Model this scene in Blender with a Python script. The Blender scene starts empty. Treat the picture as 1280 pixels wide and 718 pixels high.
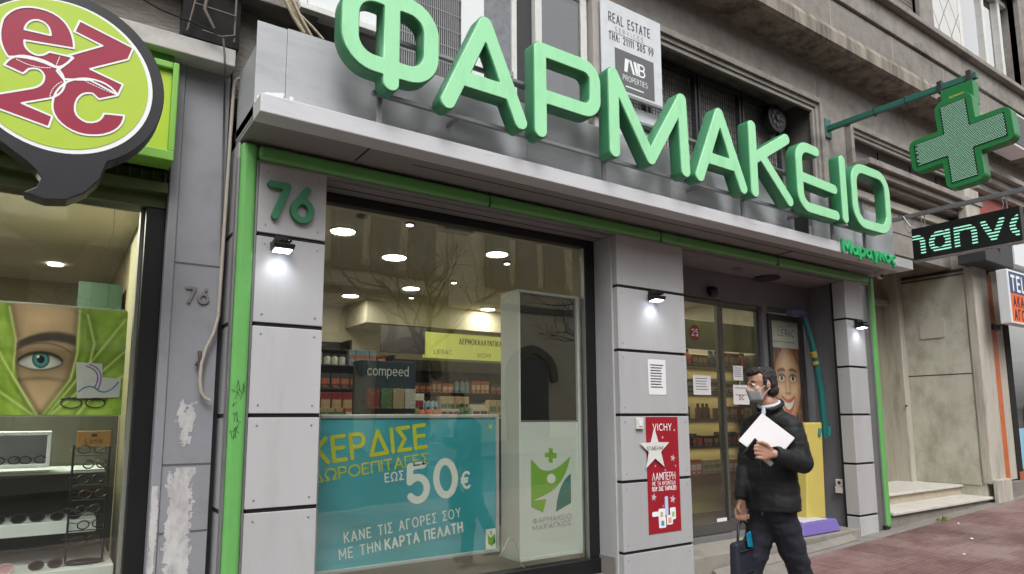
import bpy, bmesh, math, random
import numpy as np
from mathutils import Vector, Matrix, noise as mnoise
from math import sin, cos, pi, radians, hypot, atan2

random.seed(7)
scene = bpy.context.scene
COL = scene.collection

# ---------------------------------------------------------------- camera
CAM_H = 1.26
YAW, PITCH, ROLL = .5999, .1298, -.005
FPX, CX, CY, IW, IH = 840.1, 640., 413.72, 1280., 718.
_F = Vector((sin(YAW)*cos(PITCH), cos(YAW)*cos(PITCH), sin(PITCH)))
_r = Vector((cos(YAW), -sin(YAW), 0)); _u = _r.cross(_F)
_R = _r*cos(ROLL) + _u*sin(ROLL); _U = -_r*sin(ROLL) + _u*cos(ROLL)
CAM = Vector((0, 0, CAM_H))
cam_d = bpy.data.cameras.new('camera'); cam = bpy.data.objects.new('camera', cam_d); COL.objects.link(cam)
cam.matrix_world = Matrix(((_R.x, _U.x, -_F.x, 0), (_R.y, _U.y, -_F.y, 0), (_R.z, _U.z, -_F.z, CAM_H), (0, 0, 0, 1)))
cam_d.sensor_width = 36; cam_d.lens = FPX/IW*36
cam_d.shift_y = (CY - IH/2)/IW
cam_d.clip_end = 500; cam_d.clip_start = .05
scene.camera = cam

# ---------------------------------------------------------------- world, sun, exposure
SUN_EL, SUN_AZ = radians(52), radians(205)
world = bpy.data.worlds.new('World'); scene.world = world; world.use_nodes = True
nt = world.node_tree; bg = nt.nodes['Background']
sky = nt.nodes.new('ShaderNodeTexSky'); sky.sky_type = 'NISHITA'; sky.sun_disc = False
sky.sun_elevation = SUN_EL; sky.sun_rotation = SUN_AZ; sky.air_density = 1; sky.dust_density = 4; sky.ozone_density = 1
hs = nt.nodes.new('ShaderNodeHueSaturation'); hs.inputs['Saturation'].default_value = .05
nt.links.new(sky.outputs[0], hs.inputs['Color']); nt.links.new(hs.outputs[0], bg.inputs[0])
bg.inputs[1].default_value = .15
sun_d = bpy.data.lights.new('sun', 'SUN'); sun = bpy.data.objects.new('sun', sun_d); COL.objects.link(sun)
sun_d.energy = 1.0; sun_d.angle = radians(25); sun_d.color = (1, .97, .93)
_sd = Vector((sin(SUN_AZ)*cos(SUN_EL), cos(SUN_AZ)*cos(SUN_EL), sin(SUN_EL)))
sun.rotation_euler = _sd.to_track_quat('Z', 'Y').to_euler(); sun.location = (0, -5, 20)
scene.view_settings.view_transform = 'Standard'; scene.view_settings.look = 'None'
scene.view_settings.gamma = 1; scene.view_settings.exposure = .66
scene.render.engine = 'CYCLES'
cy = scene.cycles
cy.use_denoising = True; cy.max_bounces = 8; cy.diffuse_bounces = 4; cy.glossy_bounces = 4
cy.transmission_bounces = 6; cy.transparent_max_bounces = 16; cy.caustics_reflective = False; cy.caustics_refractive = False
cy.sample_clamp_indirect = 6

# ---------------------------------------------------------------- small helpers
def ray(x, y): return _F + _R*((x-CX)/FPX) - _U*((y-CY)/FPX)
def atY(x, y, Y):
    d = ray(x, y); return CAM + d*(Y/d.y)
def atX(x, y, X):
    d = ray(x, y); return CAM + d*(X/d.x)
def atD(x, y, D): return CAM + ray(x, y)*D
def gz(X): return -.023 + .038*(X - 8.123)

def lin(c): return tuple(((v/255)/12.92 if v/255 <= .04045 else ((v/255+.055)/1.055)**2.4) for v in c)

MATS = {}
def mat(name, rgb, rough=.6, metal=0., var=.08, scale=6., stretch=(1, 1, 1), bump=0., bscale=80., dirt=None, dscale=3., damt=.5, emit=0., alpha=1., spec=.5, damin=.5):
    """procedural material: base colour varied by noise, optional stains and fine bump"""
    if name in MATS: return MATS[name]
    m = bpy.data.materials.new(name); m.use_nodes = True; MATS[name] = m
    t = m.node_tree; N = t.nodes; L = t.links; b = N['Principled BSDF']
    col = lin(rgb)
    b.inputs['Roughness'].default_value = rough; b.inputs['Metallic'].default_value = metal
    b.inputs['Specular IOR Level'].default_value = spec
    tc = N.new('ShaderNodeTexCoord'); mp = N.new('ShaderNodeMapping'); mp.inputs['Scale'].default_value = stretch
    L.new(tc.outputs['Object'], mp.inputs[0])
    n1 = N.new('ShaderNodeTexNoise'); n1.inputs['Scale'].default_value = scale; n1.inputs['Detail'].default_value = 6; n1.inputs['Roughness'].default_value = .65
    L.new(mp.outputs[0], n1.inputs['Vector'])
    r = N.new('ShaderNodeValToRGB')
    r.color_ramp.elements[0].position = .3; r.color_ramp.elements[1].position = .7
    r.color_ramp.elements[0].color = (*[max(0, v*(1-var)) for v in col], 1)
    r.color_ramp.elements[1].color = (*[min(1, v*(1+var)) for v in col], 1)
    L.new(n1.outputs[0], r.inputs[0]); out = r.outputs[0]
    if dirt:
        n2 = N.new('ShaderNodeTexNoise'); n2.inputs['Scale'].default_value = dscale; n2.inputs['Detail'].default_value = 8; n2.inputs['Roughness'].default_value = .7
        L.new(mp.outputs[0], n2.inputs['Vector'])
        r2 = N.new('ShaderNodeValToRGB'); r2.color_ramp.elements[0].position = damin; r2.color_ramp.elements[1].position = min(.98, damin+.22)
        r2.color_ramp.elements[0].color = (0, 0, 0, 1); r2.color_ramp.elements[1].color = (damt, damt, damt, 1)
        L.new(n2.outputs[0], r2.inputs[0])
        mx = N.new('ShaderNodeMixRGB'); mx.inputs[2].default_value = (*lin(dirt), 1)
        L.new(r2.outputs[0], mx.inputs[0]); L.new(out, mx.inputs[1]); out = mx.outputs[0]
    L.new(out, b.inputs['Base Color'])
    rr = N.new('ShaderNodeMapRange'); rr.inputs[3].default_value = max(.02, rough-.08); rr.inputs[4].default_value = min(1, rough+.1)
    L.new(n1.outputs[0], rr.inputs[0]); L.new(rr.outputs[0], b.inputs['Roughness'])
    if bump:
        n3 = N.new('ShaderNodeTexNoise'); n3.inputs['Scale'].default_value = bscale; n3.inputs['Detail'].default_value = 5
        L.new(mp.outputs[0], n3.inputs['Vector'])
        bp = N.new('ShaderNodeBump'); bp.inputs['Strength'].default_value = bump; bp.inputs['Distance'].default_value = .01
        L.new(n3.outputs[0], bp.inputs['Height']); L.new(bp.outputs[0], b.inputs['Normal'])
    if emit:
        L.new(out, b.inputs['Emission Color']); b.inputs['Emission Strength'].default_value = emit
    return m

def glass_mat(name, tint=(.93, .97, .95), boost=1.0, f0=None):
    if name in MATS: return MATS[name]
    m = bpy.data.materials.new(name); m.use_nodes = True; MATS[name] = m
    t = m.node_tree; N = t.nodes; L = t.links; N.remove(N['Principled BSDF']); o = N['Material Output']
    tr = N.new('ShaderNodeBsdfTransparent'); tr.inputs[0].default_value = (*tint, 1)
    gl = N.new('ShaderNodeBsdfGlossy'); gl.inputs['Roughness'].default_value = .015; gl.inputs[0].default_value = (1, 1, 1, 1)
    # Schlick reflectance from the unsigned angle, so both faces of the pane behave alike
    ge = N.new('ShaderNodeNewGeometry'); dt = N.new('ShaderNodeVectorMath'); dt.operation = 'DOT_PRODUCT'
    L.new(ge.outputs['Normal'], dt.inputs[0]); L.new(ge.outputs['Incoming'], dt.inputs[1])
    def mth(op, a, b):
        q = N.new('ShaderNodeMath'); q.operation = op; q.use_clamp = op != 'ABSOLUTE'
        for k, v in enumerate((a, b)):
            if v is None: continue
            if isinstance(v, (int, float)): q.inputs[k].default_value = v
            else: L.new(v, q.inputs[k])
        return q.outputs[0]
    inv = mth('SUBTRACT', 1., mth('ABSOLUTE', dt.outputs['Value'], None)); p5 = mth('POWER', inv, 5.)
    mu_o = mth('MULTIPLY', mth('ADD', mth('MULTIPLY', p5, .96), .04), boost)
    tc = N.new('ShaderNodeTexCoord'); no = N.new('ShaderNodeTexNoise'); no.inputs['Scale'].default_value = 1.3
    L.new(tc.outputs['Object'], no.inputs['Vector'])
    bp = N.new('ShaderNodeBump'); bp.inputs['Strength'].default_value = .06; bp.inputs['Distance'].default_value = .02
    L.new(no.outputs[0], bp.inputs['Height']); L.new(bp.outputs[0], gl.inputs['Normal'])
    mx = N.new('ShaderNodeMixShader'); L.new(mu_o, mx.inputs[0]); L.new(tr.outputs[0], mx.inputs[1]); L.new(gl.outputs[0], mx.inputs[2])
    L.new(mx.outputs[0], o.inputs[0])
    return m

OFF = {}
def tag(o, label=None, cat=None, group=None, kind=None):
    if label: o['label'] = label
    if cat: o['category'] = cat
    if group: o['group'] = group
    if kind: o['kind'] = kind
    return o
def thing(name, loc, label, cat, group=None):
    o = bpy.data.objects.new(name, None); COL.objects.link(o); o.location = loc; o.empty_display_size = .1
    OFF[o.name] = Vector(loc); return tag(o, label, cat, group)
def link(name, me, m, parent=None, loc=None):
    """me holds world coordinates; stored relative to the parent's (or its own) origin"""
    o = bpy.data.objects.new(name, me); COL.objects.link(o)
    if parent is not None:
        off = OFF[parent.name]; o.parent = parent
    elif loc is not None: off = Vector(loc); o.location = off
    else:
        n = len(me.vertices); co = np.empty(n*3); me.vertices.foreach_get('co', co); co = co.reshape(-1, 3)
        off = Vector(((co[:, 0].min()+co[:, 0].max())/2, (co[:, 1].min()+co[:, 1].max())/2, co[:, 2].min())); o.location = off
    OFF[o.name] = off
    me.transform(Matrix.Translation(-off))
    if m is not None:
        ms = m if isinstance(m, (list, tuple)) else [m]
        for q in ms: me.materials.append(q)
    return o

class MB:
    def __init__(s): s.v = []; s.f = []; s.sm = []
    def add(s, vs, fs, smooth=False):
        n = len(s.v); s.v += [tuple(p) for p in vs]; s.f += [[i+n for i in q] for q in fs]; s.sm += [smooth]*len(fs); return s
    def box(s, x0, x1, y0, y1, z0, z1):
        return s.add([(x0, y0, z0), (x1, y0, z0), (x1, y1, z0), (x0, y1, z0), (x0, y0, z1), (x1, y0, z1), (x1, y1, z1), (x0, y1, z1)],
                     [(0, 3, 2, 1), (4, 5, 6, 7), (0, 1, 5, 4), (1, 2, 6, 5), (2, 3, 7, 6), (3, 0, 4, 7)])
    def hexa(s, P):  # 4 bottom points (ccw), 4 top points
        return s.add(P, [(0, 3, 2, 1), (4, 5, 6, 7), (0, 1, 5, 4), (1, 2, 6, 5), (2, 3, 7, 6), (3, 0, 4, 7)])
    def quad(s, a, b, c, d): return s.add([a, b, c, d], [(0, 1, 2, 3)])
    def prism(s, prof, d):  # planar profile (3-d points) swept by vector d
        n = len(prof); d = Vector(d); vs = [Vector(p) for p in prof]
        return s.add(vs+[p+d for p in vs], [list(range(n-1, -1, -1)), list(range(n, 2*n))]+[(i, (i+1) % n, (i+1) % n+n, i+n) for i in range(n)])
    def tube(s, path, r, n=10, cap=True):
        path = [Vector(p) for p in path]; rs = r if isinstance(r, (list, tuple)) else [r]*len(path)
        base = len(s.v); up = None; rings = []
        for i, p in enumerate(path):
            a = path[max(0, i-1)]; b = path[min(len(path)-1, i+1)]; t = (b-a).normalized()
            if up is None:
                up = Vector((0, 0, 1)) if abs(t.z) < .9 else Vector((1, 0, 0))
            u = (up - t*up.dot(t)).normalized(); w = t.cross(u); up = u
            rings.append([p+(u*cos(2*pi*k/n)+w*sin(2*pi*k/n))*rs[i] for k in range(n)])
        vs = [q for rg in rings for q in rg]; fs = []
        for i in range(len(path)-1):
            for k in range(n): fs.append((i*n+k, i*n+(k+1) % n, (i+1)*n+(k+1) % n, (i+1)*n+k))
        s.add(vs, fs, True)
        if cap:
            m = len(path)-1
            s.add(rings[0], [list(range(n-1, -1, -1))]); s.add(rings[m], [list(range(n))])
        return s
    def cyl(s, p0, p1, r0, r1=None, n=24): return s.tube([p0, p1], [r0, r0 if r1 is None else r1], n)
    def ell(s, c, rad, n=12, m=8):
        vs = []; fs = []
        for j in range(m+1):
            th = pi*j/m
            for k in range(n): vs.append((c[0]+rad[0]*sin(th)*cos(2*pi*k/n), c[1]+rad[1]*sin(th)*sin(2*pi*k/n), c[2]+rad[2]*cos(th)))
        for j in range(m):
            for k in range(n): fs.append((j*n+k, (j+1)*n+k, (j+1)*n+(k+1) % n, j*n+(k+1) % n))
        return s.add(vs, fs, True)
    def mesh(s, name):
        me = bpy.data.meshes.new(name); me.from_pydata(s.v, [], s.f); me.polygons.foreach_set('use_smooth', s.sm); me.validate(); me.update(); return me
    def build(s, name, m, parent=None, bevel=0., seg=2, loc=None):
        o = link(name, s.mesh(name), m, parent, loc)
        if bevel:
            b = o.modifiers.new('bevel', 'BEVEL'); b.width = bevel; b.segments = seg; b.limit_method = 'ANGLE'; b.angle_limit = radians(40)
        return o
def box(name, m, x0, x1, y0, y1, z0, z1, parent=None, bevel=.003): return MB().box(x0, x1, y0, y1, z0, z1).build(name, m, parent, bevel)

# ---------------------------------------------------------------- outlines from distance fields (letters, logos, stains)
def contours(field, x0, y0, h):
    """closed iso-lines (value 0) of a 2-d array, negative inside; returns list of [(x,y)...]"""
    ny, nx = field.shape; segs = {}
    def pt(i, j, k):
        if k == 0: a, b, p, q = field[j, i], field[j, i+1], (i, j), (i+1, j)
        elif k == 1: a, b, p, q = field[j, i+1], field[j+1, i+1], (i+1, j), (i+1, j+1)
        elif k == 2: a, b, p, q = field[j+1, i], field[j+1, i+1], (i, j+1), (i+1, j+1)
        else: a, b, p, q = field[j, i], field[j+1, i], (i, j), (i, j+1)
        t = a/(a-b); return (p, q), (x0+(p[0]+(q[0]-p[0])*t)*h, y0+(p[1]+(q[1]-p[1])*t)*h)
    T = {1: [(3, 0)], 2: [(0, 1)], 3: [(3, 1)], 4: [(1, 2)], 5: [(3, 2), (1, 0)], 6: [(0, 2)], 7: [(3, 2)], 8: [(2, 3)], 9: [(2, 0)], 10: [(0, 3), (2, 1)], 11: [(2, 1)], 12: [(1, 3)], 13: [(1, 0)], 14: [(0, 3)]}
    neg = field < 0
    code = neg[:-1, :-1]*1 + neg[:-1, 1:]*2 + neg[1:, 1:]*4 + neg[1:, :-1]*8
    pos = {}
    for j, i in zip(*np.nonzero((code > 0) & (code < 15))):
        for a, b in T[int(code[j, i])]:
            ka, pa = pt(i, j, a); kb, pb = pt(i, j, b); pos[ka] = pa; pos[kb] = pb; segs[ka] = kb
    loops = []
    while segs:
        k0 = next(iter(segs)); k = k0; lp = []
        while k in segs:
            lp.append(pos[k]); k = segs.pop(k)
        if len(lp) > 3: loops.append(simplify(lp, h*.06))
    return loops
def simplify(lp, tol):
    out = [lp[0]]
    i = 0; n = len(lp)
    while i < n-1:
        j = i+2
        while j < n:
            ax, ay = lp[i]; bx, by = lp[j]; L = hypot(bx-ax, by-ay) or 1e-9
            if max(abs((lp[k][0]-ax)*(by-ay)-(lp[k][1]-ay)*(bx-ax))/L for k in range(i+1, j)) > tol or j-i > 14: break
            j += 1
        i = j-1; out.append(lp[i])
    return out
def seg_field(X, Y, pts, r, flat=False):
    d = np.full(X.shape, 1e9)
    for (ax, ay), (bx, by) in zip(pts[:-1], pts[1:]):
        ux, uy = bx-ax, by-ay; L2 = ux*ux+uy*uy or 1e-12
        t = np.clip(((X-ax)*ux+(Y-ay)*uy)/L2, 0, 1)
        d = np.minimum(d, np.hypot(X-ax-t*ux, Y-ay-t*uy)-r)
    if flat:   # cut the round caps off square
        for (ax, ay), (bx, by) in ((pts[0], pts[1]), (pts[-1], pts[-2])):
            L = hypot(bx-ax, by-ay) or 1e-9; ux, uy = (bx-ax)/L, (by-ay)/L
            c = -((X-ax)*ux+(Y-ay)*uy); near = np.hypot(X-ax, Y-ay) < r*1.6
            d = np.where(near, np.maximum(d, c), d)
    return d
def stroke_loops(strokes, r, h=None, flat=False, grow=0.):
    h = h or r*.3
    P = np.array([p for s in strokes for p in s]); x0, y0 = P.min(0)-r-grow-3*h; x1, y1 = P.max(0)+r+grow+3*h
    gx = np.arange(x0, x1+h, h); gy = np.arange(y0, y1+h, h); X, Y = np.meshgrid(gx, gy)
    d = np.full(X.shape, 1e9)
    for s in strokes: d = np.minimum(d, seg_field(X, Y, s, r, flat))
    return contours(d-grow+1e-7, x0, y0, h)
def loops_mesh(loops, extrude=0., bevel=0., offset=0.):
    """filled 2-d outline (holes kept) as a mesh in the xy plane, centred on z=0"""
    cu = bpy.data.curves.new('tmp', 'CURVE'); cu.dimensions = '2D'; cu.fill_mode = 'BOTH' if extrude else 'FRONT'; cu.extrude = extrude; cu.bevel_depth = bevel; cu.bevel_resolution = 1; cu.offset = offset
    if not extrude: cu.fill_mode = 'BOTH'
    for lp in loops:
        sp = cu.splines.new('POLY'); sp.points.add(len(lp)-1); sp.use_cyclic_u = True
        for p, q in zip(sp.points, lp): p.co = (q[0], q[1], 0, 1)
    ob = bpy.data.objects.new('tmp', cu); COL.objects.link(ob)
    dg = bpy.context.evaluated_depsgraph_get(); dg.update()
    me = bpy.data.meshes.new_from_object(ob.evaluated_get(dg)); bpy.data.objects.remove(ob); bpy.data.curves.remove(cu)
    return me
def join_meshes(lst, name='mesh'):
    """lst of (mesh, Matrix) -> one mesh"""
    mb = MB()
    for me, M in lst:
        mb.add([M @ v.co for v in me.vertices], [list(p.vertices) for p in me.polygons])
    return mb.mesh(name)
class Plane:
    """a flat frame: origin o, axes u (right) and v (up), outward normal n"""
    def __init__(s, o, u=(1, 0, 0), v=(0, 0, 1)):
        s.o = Vector(o); s.u = Vector(u).normalized(); s.v = Vector(v); s.v = (s.v-s.u*s.v.dot(s.u)).normalized(); s.n = s.u.cross(s.v)
    def M(s, lift=0.):
        o = s.o+s.n*lift; return Matrix(((s.u.x, s.v.x, s.n.x, o.x), (s.u.y, s.v.y, s.n.y, o.y), (s.u.z, s.v.z, s.n.z, o.z), (0, 0, 0, 1)))
    def p(s, a, b, lift=0.): return s.o+s.u*a+s.v*b+s.n*lift
def flat(name, pl, polys, m, parent=None, lift=.001, thick=0.):
    me = join_meshes([(loops_mesh([p], thick/2), pl.M(lift+thick/2)) for p in polys], name)
    return link(name, me, m, parent)
def loops_on(name, pl, loops, m, parent=None, lift=.001, thick=0., bevel=0.):
    me = join_meshes([(loops_mesh(loops, thick/2, bevel), pl.M(lift+thick/2))], name); return link(name, me, m, parent)
def ngon(cx, cy, rx, ry=None, n=40, a0=0.): return [(cx+rx*cos(a0+2*pi*k/n), cy+(ry or rx)*sin(a0+2*pi*k/n)) for k in range(n)]
def rect(x0, x1, y0, y1): return [(x0, y0), (x1, y0), (x1, y1), (x0, y1)]
def rrect(x0, x1, y0, y1, r, n=6):
    out = []
    for cx, cy_, a in ((x1-r, y0+r, -90), (x1-r, y1-r, 0), (x0+r, y1-r, 90), (x0+r, y0+r, 180)):
        out += [(cx+r*cos(radians(a+90*k/n)), cy_+r*sin(radians(a+90*k/n))) for k in range(n+1)]
    return out

def arc(cx, cy_, rx, ry, a0, a1, n=14): return [(cx+rx*cos(radians(a0+(a1-a0)*k/n)), cy_+ry*sin(radians(a0+(a1-a0)*k/n))) for k in range(n+1)]
_b1 = [(0, 1), (.3, 1)]+arc(.3, .76, .24, .24, 90, -90, 10)+[(0, .52)]
_b2 = [(.3, .52)]+arc(.3, .26, .28, .26, 90, -90, 10)+[(0, 0)]
G = {
 'A': (.72, [[(0, 0), (.36, 1), (.72, 0)], [(.13, .33), (.59, .33)]]), 'B': (.6, [[(0, 0), (0, 1)], _b1, _b2]),
 'C': (.72, [arc(.42, .5, .42, .5, 50, 310, 20)]), 'D': (.68, [[(0, 0), (0, 1), (.25, 1)]+arc(.25, .5, .43, .5, 90, -90, 16)+[(0, 0)]]),
 'E': (.52, [[(.52, 1), (0, 1), (0, 0), (.52, 0)], [(0, .52), (.45, .52)]]), 'F': (.5, [[(.5, 1), (0, 1), (0, 0)], [(0, .5), (.42, .5)]]),
 'G': (.76, [arc(.42, .5, .42, .5, 50, 360, 20)+[(.5, .5)]]), 'H': (.66, [[(0, 0), (0, 1)], [(.66, 0), (.66, 1)], [(0, .52), (.66, .52)]]),
 'I': (.0, [[(0, 0), (0, 1)]]), 'K': (.6, [[(0, 0), (0, 1)], [(.58, 1), (0, .42)], [(.2, .6), (.62, 0)]]), 'L': (.48, [[(0, 1), (0, 0), (.48, 0)]]),
 'M': (.8, [[(0, 0), (0, 1), (.4, .3), (.8, 1), (.8, 0)]]), 'N': (.66, [[(0, 0), (0, 1), (.66, 0), (.66, 1)]]),
 'O': (.86, [arc(.43, .5, .43, .5, 0, 360, 28)]), 'P': (.58, [[(0, 0), (0, 1), (.3, 1)]+arc(.3, .73, .28, .27, 90, -90, 12)+[(0, .46)]]),
 'R': (.6, [[(0, 0), (0, 1), (.3, 1)]+arc(.3, .74, .27, .26, 90, -90, 12)+[(0, .48)], [(.28, .48), (.6, 0)]]),
 'S': (.58, [arc(.3, .745, .27, .255, 40, 270, 14)+arc(.29, .245, .29, .245, 90, -140, 14)]), 'T': (.62, [[(0, 1), (.62, 1)], [(.31, 1), (.31, 0)]]),
 'U': (.66, [[(0, 1), (0, .33)]+arc(.33, .33, .33, .33, 180, 360, 14)+[(.66, 1)]]), 'V': (.7, [[(0, 1), (.35, 0), (.7, 1)]]),
 'W': (1., [[(0, 1), (.25, 0), (.5, .9), (.75, 0), (1, 1)]]), 'X': (.64, [[(0, 0), (.64, 1)], [(0, 1), (.64, 0)]]), 'Y': (.66, [[(0, 1), (.33, .48), (.66, 1)], [(.33, .48), (.33, 0)]]),
 'Z': (.6, [[(0, 1), (.6, 1), (0, 0), (.6, 0)]]),
 'Γ': (.5, [[(.5, 1), (0, 1), (0, 0)]]), 'Δ': (.76, [[(0, 0), (.38, 1), (.76, 0), (0, 0)]]), 'Λ': (.72, [[(0, 0), (.36, 1), (.72, 0)]]), 'Π': (.64, [[(0, 0), (0, 1), (.64, 1), (.64, 0)]]),
 'Σ': (.56, [[(.56, 1), (0, 1), (.34, .5), (0, 0), (.56, 0)]]), 'Φ': (.86, [[(.43, -.03), (.43, 1.03)], arc(.43, .5, .43, .33, 0, 360, 28)]),
 'Ω': (.82, [[(0, 0), (.24, 0)]+arc(.41, .56, .41, .44, 232, -52, 24)+[(.58, 0), (.82, 0)]]),
 '0': (.62, [arc(.31, .5, .31, .5, 0, 360, 24)]), '1': (.22, [[(0, .8), (.2, 1), (.2, 0)]]), '2': (.56, [arc(.28, .73, .28, .27, 170, -30, 14)+[(0, 0), (.56, 0)]]),
 '5': (.56, [[(.5, 1), (.08, 1), (.04, .56)]+arc(.27, .33, .29, .33, 120, -145, 18)]), '6': (.6, [[(.46, 1), (.06, .46)], arc(.3, .31, .3, .31, 0, 360, 24)]),
 '7': (.56, [[(0, 1), (.56, 1), (.16, 0)]]), '9': (.6, [[(.14, 0), (.54, .54)], arc(.3, .69, .3, .31, 0, 360, 24)]),
 '€': (.7, [arc(.44, .5, .36, .5, 55, 305, 20), [(0, .6), (.5, .6)], [(0, .4), (.46, .4)]]), '%': (.8, [[(.1, 0), (.7, 1)], arc(.16, .78, .16, .2, 0, 360, 14), arc(.64, .22, .16, .2, 0, 360, 14)]),
 ':': (.0, [[(0, .12), (0, .13)], [(0, .55), (0, .56)]]), '.': (.0, [[(0, 0), (0, .01)]]), '-': (.4, [[(0, .45), (.4, .45)]]),
 'a': (.5, [arc(.25, .32, .25, .32, 0, 360, 20), [(.5, .66), (.5, 0)]]), 'α': (.58, [arc(.25, .32, .25, .32, 0, 360, 20), [(.52, .66), (.5, .2), (.6, 0)]]),
 'o': (.56, [arc(.28, .33, .28, .33, 0, 360, 20)]), 'ο': (.56, [arc(.28, .33, .28, .33, 0, 360, 20)]), 'c': (.5, [arc(.3, .33, .3, .33, 50, 310, 16)]),
 'd': (.52, [arc(.25, .33, .25, .33, 0, 360, 20), [(.5, 1), (.5, 0)]]), 'e': (.56, [[(0, .34), (.55, .34)]+arc(.28, .33, .28, .33, 5, 310, 18)]),
 'm': (.84, [[(0, 0), (0, .66)], [(0, .45)]+arc(.21, .45, .21, .21, 180, 0, 10)+[(.42, 0)], [(.42, .45)]+arc(.63, .45, .21, .21, 180, 0, 10)+[(.84, 0)]]),
 'n': (.5, [[(0, 0), (0, .66)], [(0, .42)]+arc(.25, .42, .25, .24, 180, 0, 10)+[(.5, 0)]]), 'h': (.5, [[(0, 0), (0, 1)], [(0, .42)]+arc(.25, .42, .25, .24, 180, 0, 10)+[(.5, 0)]]),
 'p': (.54, [arc(.28, .33, .26, .33, 0, 360, 20), [(.02, .66), (.02, -.3)]]), 'ρ': (.56, [arc(.28, .33, .27, .33, 0, 360, 20), [(.01, .33), (.01, -.32)]]),
 'v': (.5, [[(0, .66), (.25, 0), (.5, .66)]]), 'γ': (.52, [[(0, .66), (.28, 0), (.24, -.3)], [(.54, .66), (.28, 0)]]), 'κ': (.46, [[(0, 0), (0, .66)], [(.46, .66), (0, .28)], [(.16, .42), (.48, 0)]]),
 'ς': (.48, [arc(.28, .33, .28, .33, 50, 250, 14)+[(.4, -.06), (.3, -.26)]]), 's': (.42, [arc(.21, .48, .19, .17, 40, 270, 10)+arc(.21, .16, .21, .16, 90, -140, 10)]), 'r': (.3, [[(0, 0), (0, .66)], [(0, .42)]+arc(.2, .42, .2, .22, 180, 70, 8)]), 'i': (.0, [[(0, 0), (0, .62)], [(0, .85), (0, .86)]]), 't': (.3, [[(.12, .95), (.12, 0)], [(0, .66), (.3, .66)]]), 'l': (.0, [[(0, 0), (0, 1)]]), 'k': (.46, [[(0, 0), (0, 1)], [(.46, .66), (0, .28)], [(.16, .42), (.48, 0)]]), 'u': (.5, [[(0, .66), (0, .24)]+arc(.25, .24, .25, .24, 180, 360, 10)+[(.5, .66)]])}
for a, b in zip('ΑΒΕΖΗΙΚΜΝΟΡΤΥΧ', 'ABEZHIKMNOPTYX'): G[a] = G[b]
_gc = {}
def glyph_mesh(ch, w, wd=1.):
    k = (ch, round(w, 3), wd)
    if k not in _gc:
        st = [[(x*wd, y) for x, y in s] for s in G[ch][1]]
        _gc[k] = loops_mesh(stroke_loops(st, w/2, h=max(.018, w*.22)))
    return _gc[k]
def text_mesh(s, pl, x, y, H, w=.12, wd=1., gap=.2, align='l', lift=.001, shear=0.):
    """text in the plane: x,y is the baseline start, H the cap height, w the stroke weight (share of H)"""
    adv = []; cur = 0
    for ch in s:
        if ch == ' ': cur += .36+gap; adv.append(None); continue
        adv.append(cur); cur += G[ch][0]*wd+w+gap
    tot = (cur-gap)*H; x -= tot*{'l': 0, 'c': .5, 'r': 1}[align]
    S = Matrix(((H, H*shear, 0, 0), (0, H, 0, 0), (0, 0, 1, 0), (0, 0, 0, 1)))
    out = []
    for ch, a in zip(s, adv):
        if a is None: continue
        out.append((glyph_mesh(ch, w, wd), pl.M(lift) @ Matrix.Translation((x+(a+w/2)*H, y, 0)) @ S))
    return out
def text(name, s, pl, x, y, H, m, parent=None, **k): return link(name, join_meshes(text_mesh(s, pl, x, y, H, **k), name), m, parent)
def lines(name, rows, m, parent=None):
    L = []
    for r in rows: L += r
    return link(name, join_meshes(L, name), m, parent)
def copy_tree(o, parent=None):
    c = o.copy(); COL.objects.link(c)
    OFF[c.name] = OFF.get(o.name, Vector()).copy()
    if parent is not None: c.parent = parent; c.matrix_parent_inverse = o.matrix_parent_inverse.copy()
    for ch in list(o.children): copy_tree(ch, c)
    return c

def sstep(a, b, x): t = np.clip((x-a)/(b-a), 0, 1); return t*t*(3-2*t)
def vnoise(X, Y, s, seed=0.): return np.array([[mnoise.fractal((x*s, y*s, seed), 1., 2., 4) for x, y in zip(r1, r2)] for r1, r2 in zip(X, Y)])
def mixc(c, col, a): return c*(1-a[..., None])+np.array(col, float)*a[..., None]
def painted(name, pl, x0, x1, z0, z1, nx, nz, fn, parent, lift=.001):
    """a printed sheet: fine grid whose vertices carry the print's colours (fn gives 0-255 RGB)"""
    X, Z = np.meshgrid(np.linspace(x0, x1, nx), np.linspace(z0, z1, nz)); C = fn(X, Z)/255.
    C = np.where(C <= .04045, C/12.92, ((C+.055)/1.055)**2.4)
    vs = [tuple(pl.p(x, z, lift)) for x, z in zip(X.ravel(), Z.ravel())]
    fs = [(j*nx+i, j*nx+i+1, (j+1)*nx+i+1, (j+1)*nx+i) for j in range(nz-1) for i in range(nx-1)]
    me = bpy.data.meshes.new(name); me.from_pydata(vs, [], fs)
    at = me.color_attributes.new('print', 'FLOAT_COLOR', 'POINT'); at.data.foreach_set('color', np.c_[C.reshape(-1, 3), np.ones(nx*nz)].ravel())
    if 'printed_sheet' not in MATS:
        m = bpy.data.materials.new('printed_sheet'); m.use_nodes = True; MATS['printed_sheet'] = m
        a = m.node_tree.nodes.new('ShaderNodeVertexColor'); a.layer_name = 'print'; b = m.node_tree.nodes['Principled BSDF']; b.inputs['Roughness'].default_value = .4
        m.node_tree.links.new(a.outputs[0], b.inputs['Base Color'])
    return link(name, me, MATS['printed_sheet'], parent)

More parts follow.
